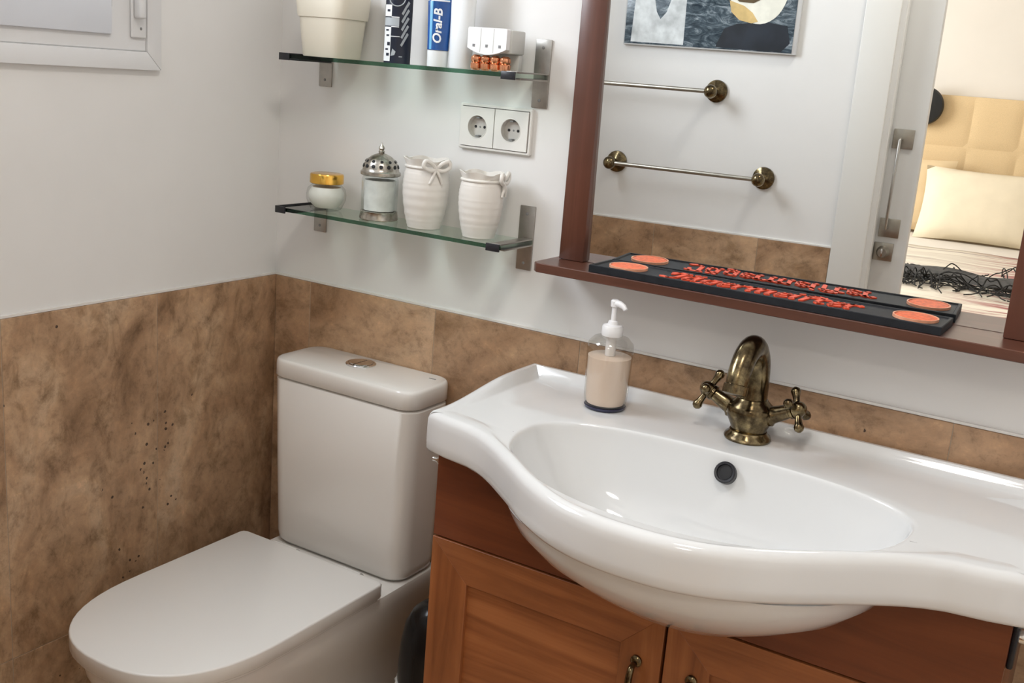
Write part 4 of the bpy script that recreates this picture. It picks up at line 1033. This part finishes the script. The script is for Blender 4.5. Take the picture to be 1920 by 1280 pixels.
cushion('pillow', 'tan pillow leaning on the headboard behind the cream pillow', 'pillow_tan', (0.60, -4.60, 0.76), 0.62, 0.40, 0.075, math.radians(14), 'pillows on the bed')
cushion('pillow', 'cream pillow leaning in front of the tan pillow at the headboard', 'pillow_cream', (1.10, -4.46, 0.745), 0.66, 0.40, 0.085, math.radians(24), 'pillows on the bed')
# bedspread draped over the lower part of the bed
bm = bmesh.new(); xs_ = [0.175, 0.176, 0.18, 0.20, 0.24]+[0.24+1.64*i/16 for i in range(1, 16)]+[1.88, 1.92, 1.94, 1.944, 1.945]
zs_ = [0.14, 0.40, 0.53, 0.563, 0.569]+[0.570]*15+[0.569, 0.563, 0.53, 0.40, 0.14]
ys_ = [-4.02+1.46*j/24 for j in range(25)]
G = [[bm.verts.new((x, y, z+(0.004*math.sin(y*9+x*3)+0.003*math.sin(x*14+y*5) if z > 0.56 else 0)+0.004)) for y in ys_] for x, z in zip(xs_, zs_)]
for i in range(len(G)-1):
    for j in range(len(ys_)-1): bm.faces.new((G[i][j], G[i+1][j], G[i+1][j+1], G[i][j+1]))
# foot drop
for i in range(len(G)-1):
    a_, b_ = G[i][-1], G[i+1][-1]
    p, q_ = bm.verts.new((a_.co.x, -2.545, min(a_.co.z, 0.54))), bm.verts.new((b_.co.x, -2.545, min(b_.co.z, 0.54))); bm.faces.new((a_, b_, q_, p))
    r_, s_ = bm.verts.new((a_.co.x, -2.54, 0.16)), bm.verts.new((b_.co.x, -2.54, 0.16)); bm.faces.new((p, q_, s_, r_))
bmesh.ops.remove_doubles(bm, verts=bm.verts[:], dist=0.0002)
sprd = finish('bedspread', bm, 'striped_bedspread', None, 60, origin=(1.06, -3.3, 0.14))
sd = sprd.modifiers.new('thickness', 'SOLIDIFY'); sd.thickness = 0.006; sd.offset = 1
tag(sprd, 'cream bedspread with brown and red stripes covering the foot of the bed', 'bedspread')
# dark throw with long black fringe
thr = thing('fringed_throw', 'dark grey throw with long curly black fringe lying across the bedspread', 'throw', (1.06, -3.1, 0.575))
bm = bmesh.new(); nx = 30
G = []
for i in range(nx+1):
    x = 0.24+1.64*i/nx; row = []
    for j in range(9):
        y = -3.30+0.26*j/8+0.03*math.sin(x*5); row.append(bm.verts.new((x, y, 0.587+0.010*math.sin(x*13+j*1.2)+0.006*math.cos(j*1.9+x*7)+0.010*math.sin(PI*j/8))))
    G.append(row)
for i in range(nx):
    for j in range(8): bm.faces.new((G[i][j], G[i+1][j], G[i+1][j+1], G[i][j+1]))
tw = finish('throw_cloth', bm, 'throw_grey', thr, 60)
sd = tw.modifiers.new('thickness', 'SOLIDIFY'); sd.thickness = 0.008; sd.offset = 0
bm = bmesh.new(); rnd = random.Random(3)
for k in range(260):
    x = 0.26+1.6*rnd.random(); 
    if 1.07 < x < 1.13 and rnd.random() < 0.7: continue
    up_ = rnd.random() < 0.35; d_ = -1 if rnd.random() < 0.22 else 1
    y = -3.02+0.03*math.sin(x*5) if d_ > 0 else -3.29
    p = Vector((x, y, 0.592)); pts_ = [p.copy()]; a = rnd.uniform(-0.9, 0.9); L_ = rnd.uniform(0.10, 0.30)*(1 if d_ > 0 else 0.5)
    for s in range(6):
        a += rnd.uniform(-0.7, 0.7); p = p+Vector((math.sin(a)*L_/6, d_*math.cos(a)*L_/6, 0)); p.z = 0.588+(0.045*math.sin(PI*(s+1)/6)*rnd.uniform(0.5, 1.3) if up_ else 0.006*rnd.random()); pts_.append(p.copy())
    atube(bm, bez(pts_, 3), 0.0026, 5)
fr_ = finish('fringe', bm, 'yarn_black', thr, 60); fr_['kind'] = 'stuff'
# round black wall fitting at the headboard
t = thing('wall_lamp', 'round black wall lamp in front of the headboard top', 'lamp', (0.685, HY, 1.20))
lathe('lamp_shade', 'lamp_black', [(0.094, 0.0), (0.102, 0.006), (0.103, 0.020), (0.096, 0.034), (0.05, 0.042)], (0.685, HY+0.085, 1.225), t, 40, 'y')
tube('lamp_arm', 'lamp_black', [(0.685, HY, 1.225), (0.685, HY+0.09, 1.225)], 0.012, t, 12)
